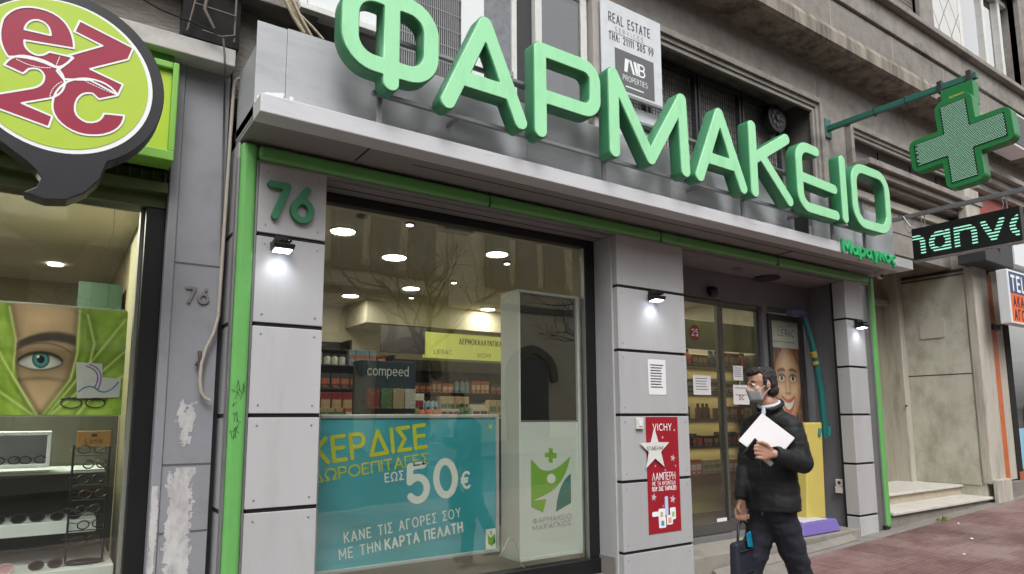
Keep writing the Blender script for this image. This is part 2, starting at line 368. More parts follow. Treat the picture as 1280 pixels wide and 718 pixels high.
# ---------------------------------------------------------------- materials
M_grey = mat('grey_cladding', (172, 172, 174), .45, var=.05, scale=1.1, stretch=(3, 3, .5), dirt=(136, 135, 134), dscale=2.6, damt=.3, damin=.54)
M_grey2 = mat('grey_pillar_paint', (136, 137, 143), .6, var=.06, scale=3, dirt=(108, 108, 112), dscale=5, damt=.4, bump=.05, bscale=30)
_t = M_grey.node_tree; _oi = _t.nodes.new('ShaderNodeObjectInfo'); _mr = _t.nodes.new('ShaderNodeMapRange'); _mr.inputs[3].default_value = .9; _mr.inputs[4].default_value = 1.06
_mm = _t.nodes.new('ShaderNodeMixRGB'); _mm.blend_type = 'MULTIPLY'; _mm.inputs[0].default_value = 1; _b = _t.nodes['Principled BSDF']; _src = _b.inputs['Base Color'].links[0].from_socket   # panels differ slightly in tone
_t.links.new(_oi.outputs['Random'], _mr.inputs[0]); _t.links.new(_src, _mm.inputs[1]); _t.links.new(_mr.outputs[0], _mm.inputs[2]); _t.links.new(_mm.outputs[0], _b.inputs['Base Color'])
M_joint = mat('black_joint', (14, 14, 16), .7)
M_green = mat('green_paint', (102, 168, 92), .35, var=.06, scale=4, dirt=(70, 130, 66), dscale=4, damt=.5)
M_face = mat('mint_letter_face', (160, 228, 176), .35, var=.035, scale=3, dirt=(104, 180, 128), dscale=3, damt=.45, damin=.5, stretch=(2, 2, .6))
M_side = mat('green_letter_side', (58, 128, 88), .4, var=.05)
M_sheet = mat('brushed_steel_sheet', (176, 178, 182), .42, metal=.12, var=.04, scale=2, stretch=(.6, 1, 3), dirt=(120, 122, 128), dscale=2.5, damt=.4)
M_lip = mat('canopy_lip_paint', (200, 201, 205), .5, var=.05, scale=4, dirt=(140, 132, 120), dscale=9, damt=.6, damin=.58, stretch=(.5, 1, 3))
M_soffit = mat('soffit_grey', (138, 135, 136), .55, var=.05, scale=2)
M_black = mat('black_metal', (18, 19, 21), .4)
M_blackm = mat('black_matte', (12, 12, 13), .8)
M_dark = mat('dark_grey_metal', (52, 53, 56), .45)
M_alu = mat('aluminium', (150, 150, 152), .35, metal=.7)
M_white = mat('white_panel', (222, 226, 228), .4, var=.02)
M_wpaint = mat('white_paint', (214, 214, 210), .5, var=.04, dirt=(170, 165, 155), dscale=8, damt=.4)
M_stone = mat('weathered_stone', (132, 128, 122), .9, var=.16, scale=7, bump=.7, bscale=55, dirt=(70, 66, 62), dscale=2.2, damt=.6)
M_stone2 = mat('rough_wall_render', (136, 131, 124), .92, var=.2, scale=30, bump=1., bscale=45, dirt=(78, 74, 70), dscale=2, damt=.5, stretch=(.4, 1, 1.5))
M_streak = mat('streaked_cornice', (146, 139, 128), .9, var=.18, scale=5, stretch=(2.5, 2.5, .3), dirt=(62, 56, 52), dscale=2.2, damt=.8, damin=.42, bump=.3, bscale=40)
M_conc = mat('stained_concrete', (140, 136, 130), .9, var=.2, scale=6, dirt=(92, 86, 80), dscale=1.8, damt=.8, bump=.5, bscale=60)
M_marble = mat('stained_marble', (190, 189, 174), .55, var=.1, scale=3, stretch=(1, 1, .6), dirt=(122, 118, 98), dscale=2.4, damt=.6, damin=.45, bump=.12, bscale=30)
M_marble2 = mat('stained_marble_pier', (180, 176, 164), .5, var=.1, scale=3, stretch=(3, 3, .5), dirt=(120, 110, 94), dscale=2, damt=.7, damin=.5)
M_step = mat('white_marble_step', (198, 194, 186), .45, var=.08, scale=5, dirt=(150, 142, 128), dscale=6, damt=.5)
M_shadow = mat('niche_shade', (22, 21, 21), .9)
M_glass = glass_mat('shop_glass', (.92, .94, .9), 2.8)
M_glassd = glass_mat('door_glass', (.92, .94, .9), 1.5)
M_glass2 = glass_mat('upper_window_glass', (.55, .58, .6), 4.5)
M_beige = mat('beige_ceiling', (196, 188, 166), .8, var=.03)
M_ifloor = mat('interior_floor_tile', (120, 116, 106), .35, var=.08)
M_iwall = mat('interior_wall', (214, 206, 184), .8, var=.03)
M_light = mat('lamp_diffuser', (255, 250, 238), .5, var=0, emit=9)
M_paper = mat('white_paper', (222, 220, 222), .7, var=.02)
M_ink = mat('grey_ink', (74, 76, 80), .6)
M_inkd = mat('dark_ink', (28, 28, 32), .6)
M_wink = mat('white_ink', (232, 236, 236), .5, var=.01)
M_red = mat('red_poster', (150, 22, 38), .4, var=.06)
M_orange = mat('orange_sign', (226, 104, 52), .5, var=.05)
M_teal = mat('teal_paint', (14, 116, 112), .4)
M_cgreen = mat('cross_green', (34, 124, 66), .35, var=.05, dirt=(24, 92, 50), dscale=6, damt=.4)
M_bar = mat('bracket_green', (48, 104, 92), .4, var=.1, scale=10)
M_plug = mat('white_plastic', (206, 204, 198), .4)
# ================================================================ SETTING
def ground_mats():
    m = bpy.data.materials.new('red_paving'); m.use_nodes = True; t = m.node_tree; N = t.nodes; L = t.links; b = N['Principled BSDF']
    tc = N.new('ShaderNodeTexCoord'); mp = N.new('ShaderNodeMapping'); mp.inputs['Scale'].default_value = (1, 1, 1); L.new(tc.outputs['Object'], mp.inputs[0])
    br = N.new('ShaderNodeTexBrick'); br.inputs['Scale'].default_value = 1; br.inputs['Brick Width'].default_value = .2; br.inputs['Row Height'].default_value = .05
    br.inputs['Mortar Size'].default_value = .0045; br.inputs['Mortar Smooth'].default_value = .4; br.offset = 0
    br.inputs['Color1'].default_value = (*lin((150, 116, 113)), 1); br.inputs['Color2'].default_value = (*lin((140, 106, 103)), 1); br.inputs['Mortar'].default_value = (*lin((112, 88, 86)), 1)
    L.new(mp.outputs[0], br.inputs['Vector'])
    big = N.new('ShaderNodeTexBrick'); big.inputs['Scale'].default_value = 1; big.inputs['Brick Width'].default_value = .4; big.inputs['Row Height'].default_value = .4; big.offset = 0
    big.inputs['Color1'].default_value = (1, 1, 1, 1); big.inputs['Color2'].default_value = (.8, .8, .82, 1); big.inputs['Mortar'].default_value = (.55, .52, .5, 1); big.inputs['Mortar Size'].default_value = .006
    L.new(mp.outputs[0], big.inputs['Vector'])
    mu = N.new('ShaderNodeMixRGB'); mu.blend_type = 'MULTIPLY'; mu.inputs[0].default_value = 1; L.new(br.outputs[0], mu.inputs[1]); L.new(big.outputs[0], mu.inputs[2])
    no = N.new('ShaderNodeTexNoise'); no.inputs['Scale'].default_value = 1.1; no.inputs['Detail'].default_value = 9; no.inputs['Roughness'].default_value = .72; L.new(mp.outputs[0], no.inputs['Vector'])
    rp = N.new('ShaderNodeValToRGB'); rp.color_ramp.elements[0].position = .46; rp.color_ramp.elements[1].position = .7; rp.color_ramp.elements[1].color = (.75, .75, .75, 1); L.new(no.outputs[0], rp.inputs[0])
    mx = N.new('ShaderNodeMixRGB'); mx.inputs[2].default_value = (*lin((132, 120, 117)), 1); L.new(rp.outputs[0], mx.inputs[0]); L.new(mu.outputs[0], mx.inputs[1])
    vo = N.new('ShaderNodeTexVoronoi'); vo.inputs['Scale'].default_value = 2.2; L.new(mp.outputs[0], vo.inputs['Vector'])
    vr = N.new('ShaderNodeValToRGB'); vr.color_ramp.elements[0].position = .045; vr.color_ramp.elements[0].color = (.6, .6, .6, 1); vr.color_ramp.elements[1].position = .06; vr.color_ramp.elements[1].color = (0, 0, 0, 1); L.new(vo.outputs['Distance'], vr.inputs[0])
    n4 = N.new('ShaderNodeTexNoise'); n4.inputs['Scale'].default_value = .55; n4.inputs['Detail'].default_value = 7; n4.inputs['Roughness'].default_value = .75; L.new(mp.outputs[0], n4.inputs['Vector'])
    r4 = N.new('ShaderNodeValToRGB'); r4.color_ramp.elements[0].position = .42; r4.color_ramp.elements[0].color = (.5, .48, .48, 1); r4.color_ramp.elements[1].position = .6; r4.color_ramp.elements[1].color = (1, 1, 1, 1); L.new(n4.outputs[0], r4.inputs[0])
    m4 = N.new('ShaderNodeMixRGB'); m4.blend_type = 'MULTIPLY'; m4.inputs[0].default_value = 1; L.new(mx.outputs[0], m4.inputs[1]); L.new(r4.outputs[0], m4.inputs[2])
    m5 = N.new('ShaderNodeMixRGB'); m5.inputs[2].default_value = (*lin((72, 66, 66)), 1); L.new(vr.outputs[0], m5.inputs[0]); L.new(m4.outputs[0], m5.inputs[1])
    L.new(m5.outputs[0], b.inputs['Base Color']); b.inputs['Roughness'].default_value = .5
    bp = N.new('ShaderNodeBump'); bp.inputs['Strength'].default_value = .35; bp.inputs['Distance'].default_value = .004; L.new(br.outputs['Fac'], bp.inputs['Height']); bp.invert = True; L.new(bp.outputs[0], b.inputs['Normal'])
    return m
M_paving = ground_mats()
M_cement = mat('grey_cement', (126, 122, 116), .8, var=.14, scale=5, dirt=(88, 84, 80), dscale=3, damt=.6, bump=.25, bscale=60)
M_asphalt = mat('asphalt', (62, 62, 63), .85, var=.15, scale=20, bump=.5, bscale=150)

# ground follows the street's gentle rise to the right
def slab(name, x0, x1, y0, y1, top, th, m, kind='structure'):
    mb = MB().hexa([(x0, y0, gz(x0)+top-th), (x1, y0, gz(x1)+top-th), (x1, y1, gz(x1)+top-th), (x0, y1, gz(x0)+top-th),
                    (x0, y0, gz(x0)+top), (x1, y0, gz(x1)+top), (x1, y1, gz(x1)+top), (x0, y1, gz(x0)+top)])
    o = mb.build(name, m, loc=(0, 0, 0)); o['kind'] = kind; return o
slab('road', -90, 90, -60, 60, -.19, .2, M_asphalt)
slab('pavement', -30, 40, -1.6, 3.96, 0, .185, M_paving)
slab('kerb', -30, 40, -1.85, -1.603, -.004, .18, M_cement)
slab('pavement_edge', -30, 40, 3.963, 12, -.003, .18, M_cement)
slab('opposite_pavement', -30, 40, -17, -10, -.05, .2, M_cement)
# older cement repairs let into the red paving
def patch(name, pts, m):
    me = loops_mesh([pts]); 
    for v in me.vertices: v.co.z = gz(v.co.x)+.004
    o = link(name, me, m, loc=(0, 0, 0)); o['kind'] = 'structure'
patch('cement_patch', [(-2, 1.2), (3.4, 1.2), (4.2, 1.9), (4.9, 2.8), (5.3, 3.4), (5.75, 3.955), (-2, 3.955)], M_cement)

# ================================================================ APARTMENT BUILDING
bld = thing('apartment_building', (4, 8, 0), 'old grey apartment building with weathered stone floors above the shops', 'building')
YM = 4.35
w = MB()
w.box(-12, .82, YM, YM+.35, 3.5, 5.6); w.box(.82, 1.2, YM, YM+.35, 3.3, 5.6)
w.build('stone_wall', M_stone2, bld)
w = MB()
w.box(1.2, 7.56, YM, YM+.4, 5.12, 5.62)                      # lintel over the mezzanine
w.box(7.57, 8.14, YM, YM+.5, 2.97, 5.62)                      # pier
w.box(8.14, 18, YM, YM+.4, 5.0, 5.62)
w.box(8.14, 10.9, YM, YM+.3, 3.72, 4.2); w.box(11.35, 18, YM, YM+.3, 3.9, 5.0)
w.build('mezzanine_wall', M_conc, bld, .004)
w = MB()                                                     # moulded frames round the recesses
for k, (d, t) in enumerate(((.07, .07), (.04, .05), (.02, .05))):
    a = sum((.07, .05, .05)[:k]); 
    x1 = 7.56-.0+.0; 
    w.box(1.3, x1-.0-a, YM-d, YM+.02, 5.12-.0-a-t, 5.12-a)
    w.box(x1-a-t, x1-a, YM-d+.001, YM+.02, 3.3, 5.118-a)
    x0 = 8.16; w.box(x0+a, x0+a+t, YM-d+.001, YM+.02, 4.4, 4.998-a); w.box(x0+a, 18, YM-d, YM+.02, 5.0-a-t, 5.0-a)
w.build('moulding', M_conc, bld, .006)
w = MB()
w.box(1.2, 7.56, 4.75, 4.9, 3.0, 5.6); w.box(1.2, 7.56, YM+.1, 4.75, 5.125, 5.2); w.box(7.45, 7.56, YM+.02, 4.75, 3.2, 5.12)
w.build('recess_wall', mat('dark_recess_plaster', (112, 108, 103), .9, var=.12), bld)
w = MB(); w.box(8.3, 11.3, YM+.12, YM+.2, 4.45, 5.02); 
o = w.build('recess_panel', mat('grey_recess_panel', (136, 132, 130), .7, var=.06, scale=2, dirt=(110, 104, 98), dscale=1.2, damt=.4), bld)
w = MB()
for x in (9.15, 10.05, 10.85): w.box(x, x+.012, YM+.11, YM+.121, 4.45, 4.86)
w.build('panel_seam', M_blackm, bld)
w = MB()                                                     # projecting sill under the grey panels
w.box(8.14, 11.35, 4.06, YM+.2, 4.36, 4.44); w.box(8.14, 11.3, 4.12, YM+.1, 4.27, 4.36); w.box(8.14, 11.25, 4.2, YM+.1, 4.2, 4.27)
w.build('sill', M_conc, bld, .008)
w = MB(); w.box(8.14, 11.0, 4.3, 4.42, 4.02, 4.12); w.build('pale_beam', mat('pale_beam_paint', (188, 182, 168), .7, var=.08), bld, .005)
# cornice slab and the stepped band above it
w = MB()
w.prism([(-12, 4.0, 5.6), (-12, 3.96, 5.63), (-12, 3.96, 5.78), (-12, 4.0, 5.87), (-12, 4.5, 5.87), (-12, 4.5, 5.6)], (30, 0, 0))
w.build('cornice', M_streak, bld)
w = MB(); w.box(-12, 18, 4.02, 4.5, 5.89, 6.24); w.build('stone_band', M_stone, bld, .005)
w = MB()
for k in range(18): w.box(-8.7+1.46*k, -8.67+1.46*k, 4.015, 4.05, 5.89, 6.238)
w.build('band_joint', mat('pale_mortar', (150, 145, 136), .9), bld)
w = MB(); w.box(-12, 18, 3.99, 4.5, 6.27, 6.6); w.box(-12, 18, 4.03, 4.5, 6.24, 6.27); w.build('sill_band', M_conc, bld, .01)
w = MB(); w.box(-12, 18, 3.9, 4.5, 6.602, 6.68); w.box(-12, 18, 4.06, 4.4, 5.87, 5.89); w.build('upper_sill', M_conc, bld, .01)
w = MB()
for (a, b, c, d) in ((-12, 8.6, 6.68, 12), (8.6, 13.9, 8.75, 12), (13.9, 18, 6.68, 12), (10.05, 10.62, 6.68, 8.75)): w.box(a, b, 4.2, 4.6, c, d)
w.box(8.6, 13.9, 4.7, 4.8, 6.6, 9)
w.build('upper_wall', M_conc, bld)
w = MB(); w.box(13.9, 14.02, 4.12, 4.3, 6.68, 8.9); w.box(8.5, 14.02, 4.12, 4.3, 8.75, 8.87); w.box(10.05, 10.15, 4.14, 4.3, 6.68, 8.748); w.box(8.5, 8.6, 4.12, 4.3, 6.68, 8.748)
w.build('window_surround', M_conc, bld, .01)
sh = MB(); 
for k in range(36): sh.box(8.6, 10.04, 4.23, 4.26, 6.69+.055*k, 6.735+.055*k)
sh.box(8.6, 10.04, 4.26, 4.27, 6.68, 8.74); sh.build('shutter', mat('brown_grey_shutter', (112, 106, 100), .6), bld, .004)
lp = box('lattice_panel', mat('white_tile', (208, 208, 206), .4, var=.05, dirt=(160, 158, 152), dscale=3, damt=.3), 10.62, 11.78, 4.3, 4.38, 6.68, 8.75, bld)
pl = Plane((10.62, 4.3, 6.68)); st = []
for k in range(-5, 6):
    for s in (1, -1):
        P = [(1.16*t/20, (k*.62 + s*1.16*t/20*1.45)+(0 if s > 0 else 1.2)) for t in range(21)]; P = [p for p in P if 0.02 < p[1] < 2.05]
        if len(P) > 1: st.append(P)
loops_on('lattice_line', pl, stroke_loops(st, .009, .006), mat('tile_joint', (120, 116, 110), .8), lp, .001)
wf = MB(); z0, z1, x0, x1 = 6.69, 8.7, 11.8, 13.85
wf.box(x0, x1, 4.3, 4.4, z0, z0+.09); wf.box(x0, x1, 4.3, 4.4, z1-.09, z1)
for x in (x0, x0+.95, x1-.4): wf.box(x, x+.1, 4.295, 4.4, z0, z1)
wfo = wf.build('window', M_wpaint, bld, .006)
box('window_glass', M_glass2, x0+.1, x1-.4, 4.35, 4.36, z0+.09, z1-.09, wfo, 0)
box('curtain', mat('grey_curtain', (196, 198, 204), .8, var=.15, scale=6, stretch=(4, 1, .2)), x0+.1, x1-.4, 4.5, 4.52, z0, z1, wfo, 0)
box('window_reveal', M_conc, x1-.3, x1+.05, 4.42, 4.7, z0, z1, wfo, 0)
# mezzanine windows
def framed(name, x0, x1, z0, z1, y, fw, fm, gm, back=None, parent=bld, dy=.06):
    f = MB(); f.box(x0, x0+fw, y, y+dy, z0, z1); f.box(x1-fw, x1, y, y+dy, z0, z1); f.box(x0+fw, x1-fw, y, y+dy, z0, z0+fw); f.box(x0+fw, x1-fw, y, y+dy, z1-fw, z1)
    o = f.build(name, fm, parent, .004)
    box(name.replace('frame', 'pane') if 'frame' in name else 'window_pane', gm, x0+fw, x1-fw, y+.02, y+.03, z0+fw, z1-fw, o, 0)
    if back: box('dark_room', back, x0, x1, y+.35, y+.4, z0, z1, o, 0)
    return o
M_frost = mat('patterned_glass', (122, 124, 130), .35, var=.22, scale=22, bump=.4, bscale=50)
fw_ = framed('window', 1.95, 3.02, 3.55, 5.1, 4.32, .05, M_wpaint, M_frost)
for z in (4.06,): box('glazing_bar', M_alu, 2.0, 2.98, 4.315, 4.35, z, z+.05, fw_)
box('window_mullion', M_wpaint, 2.46, 2.54, 4.3, 4.36, 4.1, 5.1, fw_)
framed('window', 3.2, 3.78, 3.72, 5.1, 4.3, .07, M_wpaint, M_glass2, mat('dark_room_wall', (150, 154, 160), .8))
box('window_jamb', M_dark, 3.02, 3.2, 4.36, 4.5, 3.5, 5.1, bld)
box('pale_pier', mat('pale_stone_strip', (166, 162, 156), .8, var=.08, scale=6, bump=.2, dirt=(120, 114, 106), dscale=3), 3.8, 4.02, 4.24, 4.42, 3.5, 5.1, bld, .01)
for x0 in (4.1, 4.86, 5.62, 6.38):                            # wire mesh screens in dark openings
    me = MB()
    for k in range(19): me.box(x0+.03+k*.037, x0+.0335+k*.037, 4.605, 4.611, 3.55, 4.95)
    for k in range(19): me.box(x0+.02, x0+.7, 4.6, 4.606, 3.58+k*.075, 3.5835+k*.075)
    me.box(x0, x0+.03, 4.58, 4.64, 3.5, 5.0); me.box(x0+.7, x0+.73, 4.58, 4.64, 3.5, 5.0); me.box(x0+.03, x0+.7, 4.58, 4.64, 4.95, 5.0)
    me.build('mesh_screen', M_dark, bld)
w = MB(); w.box(4.1, 7.3, 4.7, 4.72, 3.5, 5.0); w.build('frosted_pane', mat('dusty_grey_glass', (168, 166, 163), .5, var=.2, scale=3), bld)
# balustrade bars behind the big letters
w = MB(); w.box(1.5, 7.5, 4.2, 4.24, 3.93, 3.97); w.box(3.8, 7.5, 4.2, 4.23, 3.66, 3.69)
for x in (1.9, 3.1, 4.3, 5.6, 6.9): w.box(x, x+.03, 4.24, 4.27, 3.5, 3.95)
w.build('balustrade', mat('grey_rail', (150, 148, 146), .5, metal=.4), bld, .003)
w = MB(); w.box(-12, 1.3, 4.16, YM+.02, 3.9, 3.98); w.box(-12, 1.25, 4.24, YM+.02, 4.06, 4.16); w.build('stone_ledge', M_stone, bld, .008)
w = MB(); w.box(-12, .8, 4.18, 4.4, 3.42, 3.53); w.build('flashing', mat('pale_flashing', (182, 180, 176), .6, var=.12, scale=5, dirt=(130, 126, 120), dscale=4, damt=.5), bld, .006)
w = MB(); w.box(1.2, 7.56, 4.36, 4.7, 3.0, 3.5); w.build('parapet', M_stone, bld)
w = MB(); w.box(-12, 18, 5.2, 14, 2.96, 3.05); w.box(-12, 18, 13.6, 14, -.6, 12); w.box(-12, -11.8, 4.6, 13.6, -.6, 12); w.box(17.8, 18, 4.6, 13.6, -.6, 12); w.box(-12, 18, 4.3, 14, 12, 12.2)
w.build('building_core', M_conc, bld)
# solid dark block, the broken niche's shade put into its colour, with old electrical bits
n = MB(); n.box(.5, .82, 4.2, YM+.01, 3.55, 3.92); n.build('niche', M_shadow, bld)
w = MB()
w.tube([(.52, 4.17, 3.56), (.55, 4.15, 3.74), (.57, 4.16, 3.9)], .006); w.tube([(.78, 4.15, 3.56), (.78, 4.14, 3.93)], .007); w.tube([(.57, 4.14, 3.9), (.66, 4.12, 3.88), (.78, 4.14, 3.92)], .006)
w.tube([(.55, 4.14, 3.73), (.78, 4.13, 3.72)], .006); w.tube([(.6, 4.15, 3.58), (.7, 4.13, 3.56), (.78, 4.14, 3.6)], .006); w.tube([(.62, 4.15, 3.85), (.6, 4.12, 3.7), (.66, 4.13, 3.6)], .01)
w.build('broken_bracket', mat('rusty_grey_iron', (104, 96, 90), .7, metal=.4), bld)

# ================================================================ STONE ENTRANCE (right of the pharmacy)
ent = thing('stone_entrance', (9.5, 4.6, gz(9.5)), 'stained pale marble entrance porch with recessed wall right of the pharmacy', 'entrance')
XR = 10.85
w = MB(); w.box(XR, 11.3, 4.16, 5.4, gz(11)-.2, 3.95); w.box(XR-.014, XR, 4.22, 5.08, .3, 3.3)
w.build('side_wall', M_marble, ent, .006)
w = MB(); w.box(XR-.02, XR+.0, 4.2, 5.1, 3.36, 3.4); w.build('ledge_line', M_dark, ent)
w = MB()
for z in (1.86, 3.31): w.box(XR-.016, XR-.0141, 4.21, 5.1, z, z+.016)
w.build('stone_joint', mat('stone_joint', (70, 66, 60), .9), ent)
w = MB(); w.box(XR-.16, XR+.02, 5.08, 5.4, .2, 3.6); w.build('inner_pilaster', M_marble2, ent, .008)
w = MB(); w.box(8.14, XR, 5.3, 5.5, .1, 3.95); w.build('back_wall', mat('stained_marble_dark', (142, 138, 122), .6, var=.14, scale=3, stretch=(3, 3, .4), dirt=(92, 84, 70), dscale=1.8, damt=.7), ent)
w = MB(); w.box(8.14, XR, 4.4, 5.45, 3.75, 3.95); w.box(8.14, XR, 4.36, 4.5, 3.42, 4.02); w.build('porch_lintel', M_conc, ent)
w = MB(); w.box(XR-.03, 11.28, 4.08, 4.2, gz(11)+.24, 4.6); w.build('pier_face', M_marble2, ent, .012)
w = MB(); w.box(XR-.03, 11.3, 4.02, 4.08, gz(11)-.1, gz(11)+.3); w.build('pier_base', M_marble2, ent, .012)
w = MB(); w.box(9.97, 10.4, 0, 0, 0, 0) if 0 else None
pl = Plane((XR-.0142, 4.86, 2.42), (0, -1, 0)); flat('stone_plaque', pl, [rrect(0, .34, 0, .3, .02)], mat('worn_plaque', (188, 184, 172), .6, var=.1, scale=14, dirt=(130, 122, 104), dscale=14, damt=.5), ent, .001, .012)
w = MB(); w.cyl((10.68, 5.08, 1.42), (10.66, 5.06, 1.42), .014, n=10); w.build('small_bolt', M_black, ent)
st = MB(); st.box(8.14, 10.87, 4.14, 5.3, -.2, .118); st.build('lower_step', M_cement, ent)
st = MB(); st.box(8.14, 10.9, 4.1, 5.3, .119, .156); st.build('lower_tread', M_step, ent, .008)
st = MB(); st.box(8.14, XR, 4.5, 5.3, .157, .262); st.build('upper_riser', mat('beige_riser', (176, 164, 146), .6, var=.12, scale=6, dirt=(130, 116, 96), dscale=4, damt=.5), ent)
st = MB(); st.box(8.14, XR-.0, 4.46, 5.3, .263, .297); st.build('upper_tread', M_step, ent, .008)

# ================================================================ NEXT SHOP (far right)
nb = thing('neighbouring_shop', (12.2, 4.3, gz(12.2)), 'narrow shop front with orange trim beyond the stone pier', 'shop')
box('orange_trim', mat('orange_brown_trim', (190, 104, 58), .5, var=.1, scale=5, dirt=(120, 70, 50), dscale=6), 11.3, 11.55, 4.12, 4.3, gz(11.4)+.2, 3.35, nb)
box('white_trim', M_marble2, 11.55, 11.85, 4.14, 4.3, gz(11.4)+.24, 3.5, nb)
box('trim_base', M_cement, 11.32, 11.87, 4.08, 4.3, gz(11.4)-.1, gz(11.4)+.22, nb)
box('window_frame', M_blackm, 11.85, 12.05, 4.13, 4.3, gz(11.4)-.1, 3.6, nb)
box('window_glass', M_glass, 12.05, 16, 4.2, 4.206, .45, 3.2, nb, 0)
box('brown_plinth', mat('terracotta_plinth', (164, 92, 62), .6, var=.1), 11.9, 16, 4.12, 4.3, gz(12)-.2, .44, nb)
box('header', M_dark, 11.86, 16, 4.12, 4.3, 3.2, 3.62, nb)
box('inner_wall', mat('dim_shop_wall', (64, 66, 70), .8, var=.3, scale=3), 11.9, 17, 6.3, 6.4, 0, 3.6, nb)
box('inner_floor', M_ifloor, 11.9, 17, 4.3, 6.4, .2, .3, nb)
box('orange_wall', mat('faded_red_wall', (160, 92, 84), .8, var=.1, scale=2), 11.3, 16, 4.2, 4.34, 3.63, 4.9, nb)
w = MB(); w.box(11.35, 17, 3.95, 4.2, 4.92, 5.0); w.box(11.35, 17, 4.03, 4.2, 4.8, 4.92); w.box(11.35, 17, 4.1, 4.2, 4.68, 4.8); w.build('shop_cornice', M_conc, nb, .008)
pl = Plane((12.05, 4.198, .45)); 
flat('blue_window_poster', pl, [rrect(.05, 1.9, .02, .62, .02)], mat('pale_blue_poster', (140, 190, 214), .4, var=.05), nb, .001)
flat('picture_disc', pl, [ngon(.95, .75, .55, .42)], mat('dark_poster_disc', (42, 44, 48), .5, var=.2), nb, .003)
flat('leaf_mark', pl, [ngon(.42, .22, .03, .09), ngon(.5, .26, .03, .07)], M_cgreen, nb, .003)
for k in range(14):
    x = 12.15+random.random()*1.6; z = 1.0+.42*(k % 4); 
    tag(box('stock_box', mat('stock_%d' % (k % 4), [(206, 210, 214), (96, 120, 140), (170, 160, 140), (70, 74, 80)][k % 4], .5), x, x+.2+.15*random.random(), 4.75, 4.95, z, z+.14+.12*random.random()),
        ['white boxed goods on a shelf inside the next shop window', 'blue boxed goods on a shelf inside the next shop window', 'beige boxed goods on a shelf inside the next shop window', 'dark boxed goods on a shelf inside the next shop window'][k % 4], 'box', 'goods in the next shop window')
w = MB()
for k in range(4): w.box(12.06, 14.5, 4.65, 5.0, .97+.42*k, .99+.42*k)
tag(w.build('display_shelf', M_alu, loc=(13, 4.8, .97)), 'thin metal shelves behind the glass of the next shop', 'shelf')
# ================================================================ PHARMACY SHOPFRONT
ph = thing('pharmacy_shopfront', (4.5, 4.4, 0), 'grey panelled pharmacy shopfront with green frame, canopy and large window', 'shopfront')
Y0 = 4.145
JZ = [.165, .735, 1.285, 1.83, 2.383]
def pilaster(x0, x1, ybk, zb, side=None):
    core = box('pilaster', M_joint, x0+.012, x1-.012, Y0+.012, ybk, zb, 2.84, ph, 0)
    zs = [zb]+[z for z in JZ if z > zb+.1]+[2.838]
    for a, b in zip(zs[:-1], zs[1:]):
        box('cladding_panel', M_grey, x0, x1, Y0, ybk-.005, a+(.012 if a != zb else 0), b-(.012 if b < 2.8 else 0), core, .004)
        s = MB()                                             # small fixing screws near the corners
        for x in (x0+.05, x1-.05):
            for z in (a+.06, b-.06): s.tube([(x, Y0-.002, z), (x, Y0+.002, z)], .006, 8)
        s.build('screw', M_alu, core)
    return core
p1 = pilaster(.962, 1.385, 4.4, gz(1.2)-.05)
p2 = pilaster(3.924, 4.759, 4.4, gz(4.3)-.05)
p3 = pilaster(7.497, 7.877, 4.3, gz(7.7)-.02)
sc = MB(); sc.box(.845, .856, 4.19, 4.42, -.5, 2.95); scb = sc.build('side_cladding', M_grey, ph)
for z in JZ: box('joint', M_joint, .8435, .8449, 4.2, 4.42, z-.012, z+.012, scb, 0)
box('inner_jamb', M_grey, 3.905, 3.924, 4.2, 4.44, -.02, 2.82, ph)
box('jamb_skirting', M_cement, 3.895, 3.9049, 4.22, 4.44, -.02, .13, ph)
box('black_gap', M_joint, 1.385, 1.40, 4.2, 4.43, .0, 2.83, ph, 0)
# green frame
g = MB(); g.box(.849, .946, 4.118, 4.2, gz(.9)-.02, 2.938); g.box(8.03, 8.123, 4.118, 4.2, gz(8.1)+.02, 2.938); g.box(.9465, 8.0295, 4.118, 4.2, 2.842, 2.938)
gf = g.build('green_frame', M_green, ph, .03, 4)
s = MB()
for x in (.836, .947, ): s.box(x, x+.012, 4.14, 4.2, gz(.9), 2.84)
s.box(8.016, 8.029, 4.14, 4.2, gz(8), 2.84); s.box(.96, 8.016, 4.14, 4.2, 2.828, 2.8415); s.box(7.878, 8.016, 4.16, 4.19, gz(8), 2.828)
s.build('trim_strip', M_alu, gf, .002)
s = MB()
for x in (2.62, 4.45, 6.2): s.box(x, x+.006, 4.112, 4.2, 2.84, 2.94)
s.build('frame_joint', mat('dark_green_joint', (34, 66, 36), .5), gf)
box('post_foot', M_black, 7.99, 8.1, 4.13, 4.2, gz(8)-.0, gz(8)+.05, gf, .01)
random.seed(5); st = []
for k in range(16):
    x = random.uniform(-.025, .03); z = 1.14+random.random()*.32; st.append([(x, z), (x+random.uniform(-.02, .02), z+random.uniform(-.05, .05)), (x+random.uniform(-.025, .025), z+random.uniform(-.05, .06))])
loops_on('scratch_marks', Plane((.898, 4.1175, 0)), stroke_loops(st, .0016, .0016), mat('dark_scribble', (44, 62, 40), .7), gf, .0005)
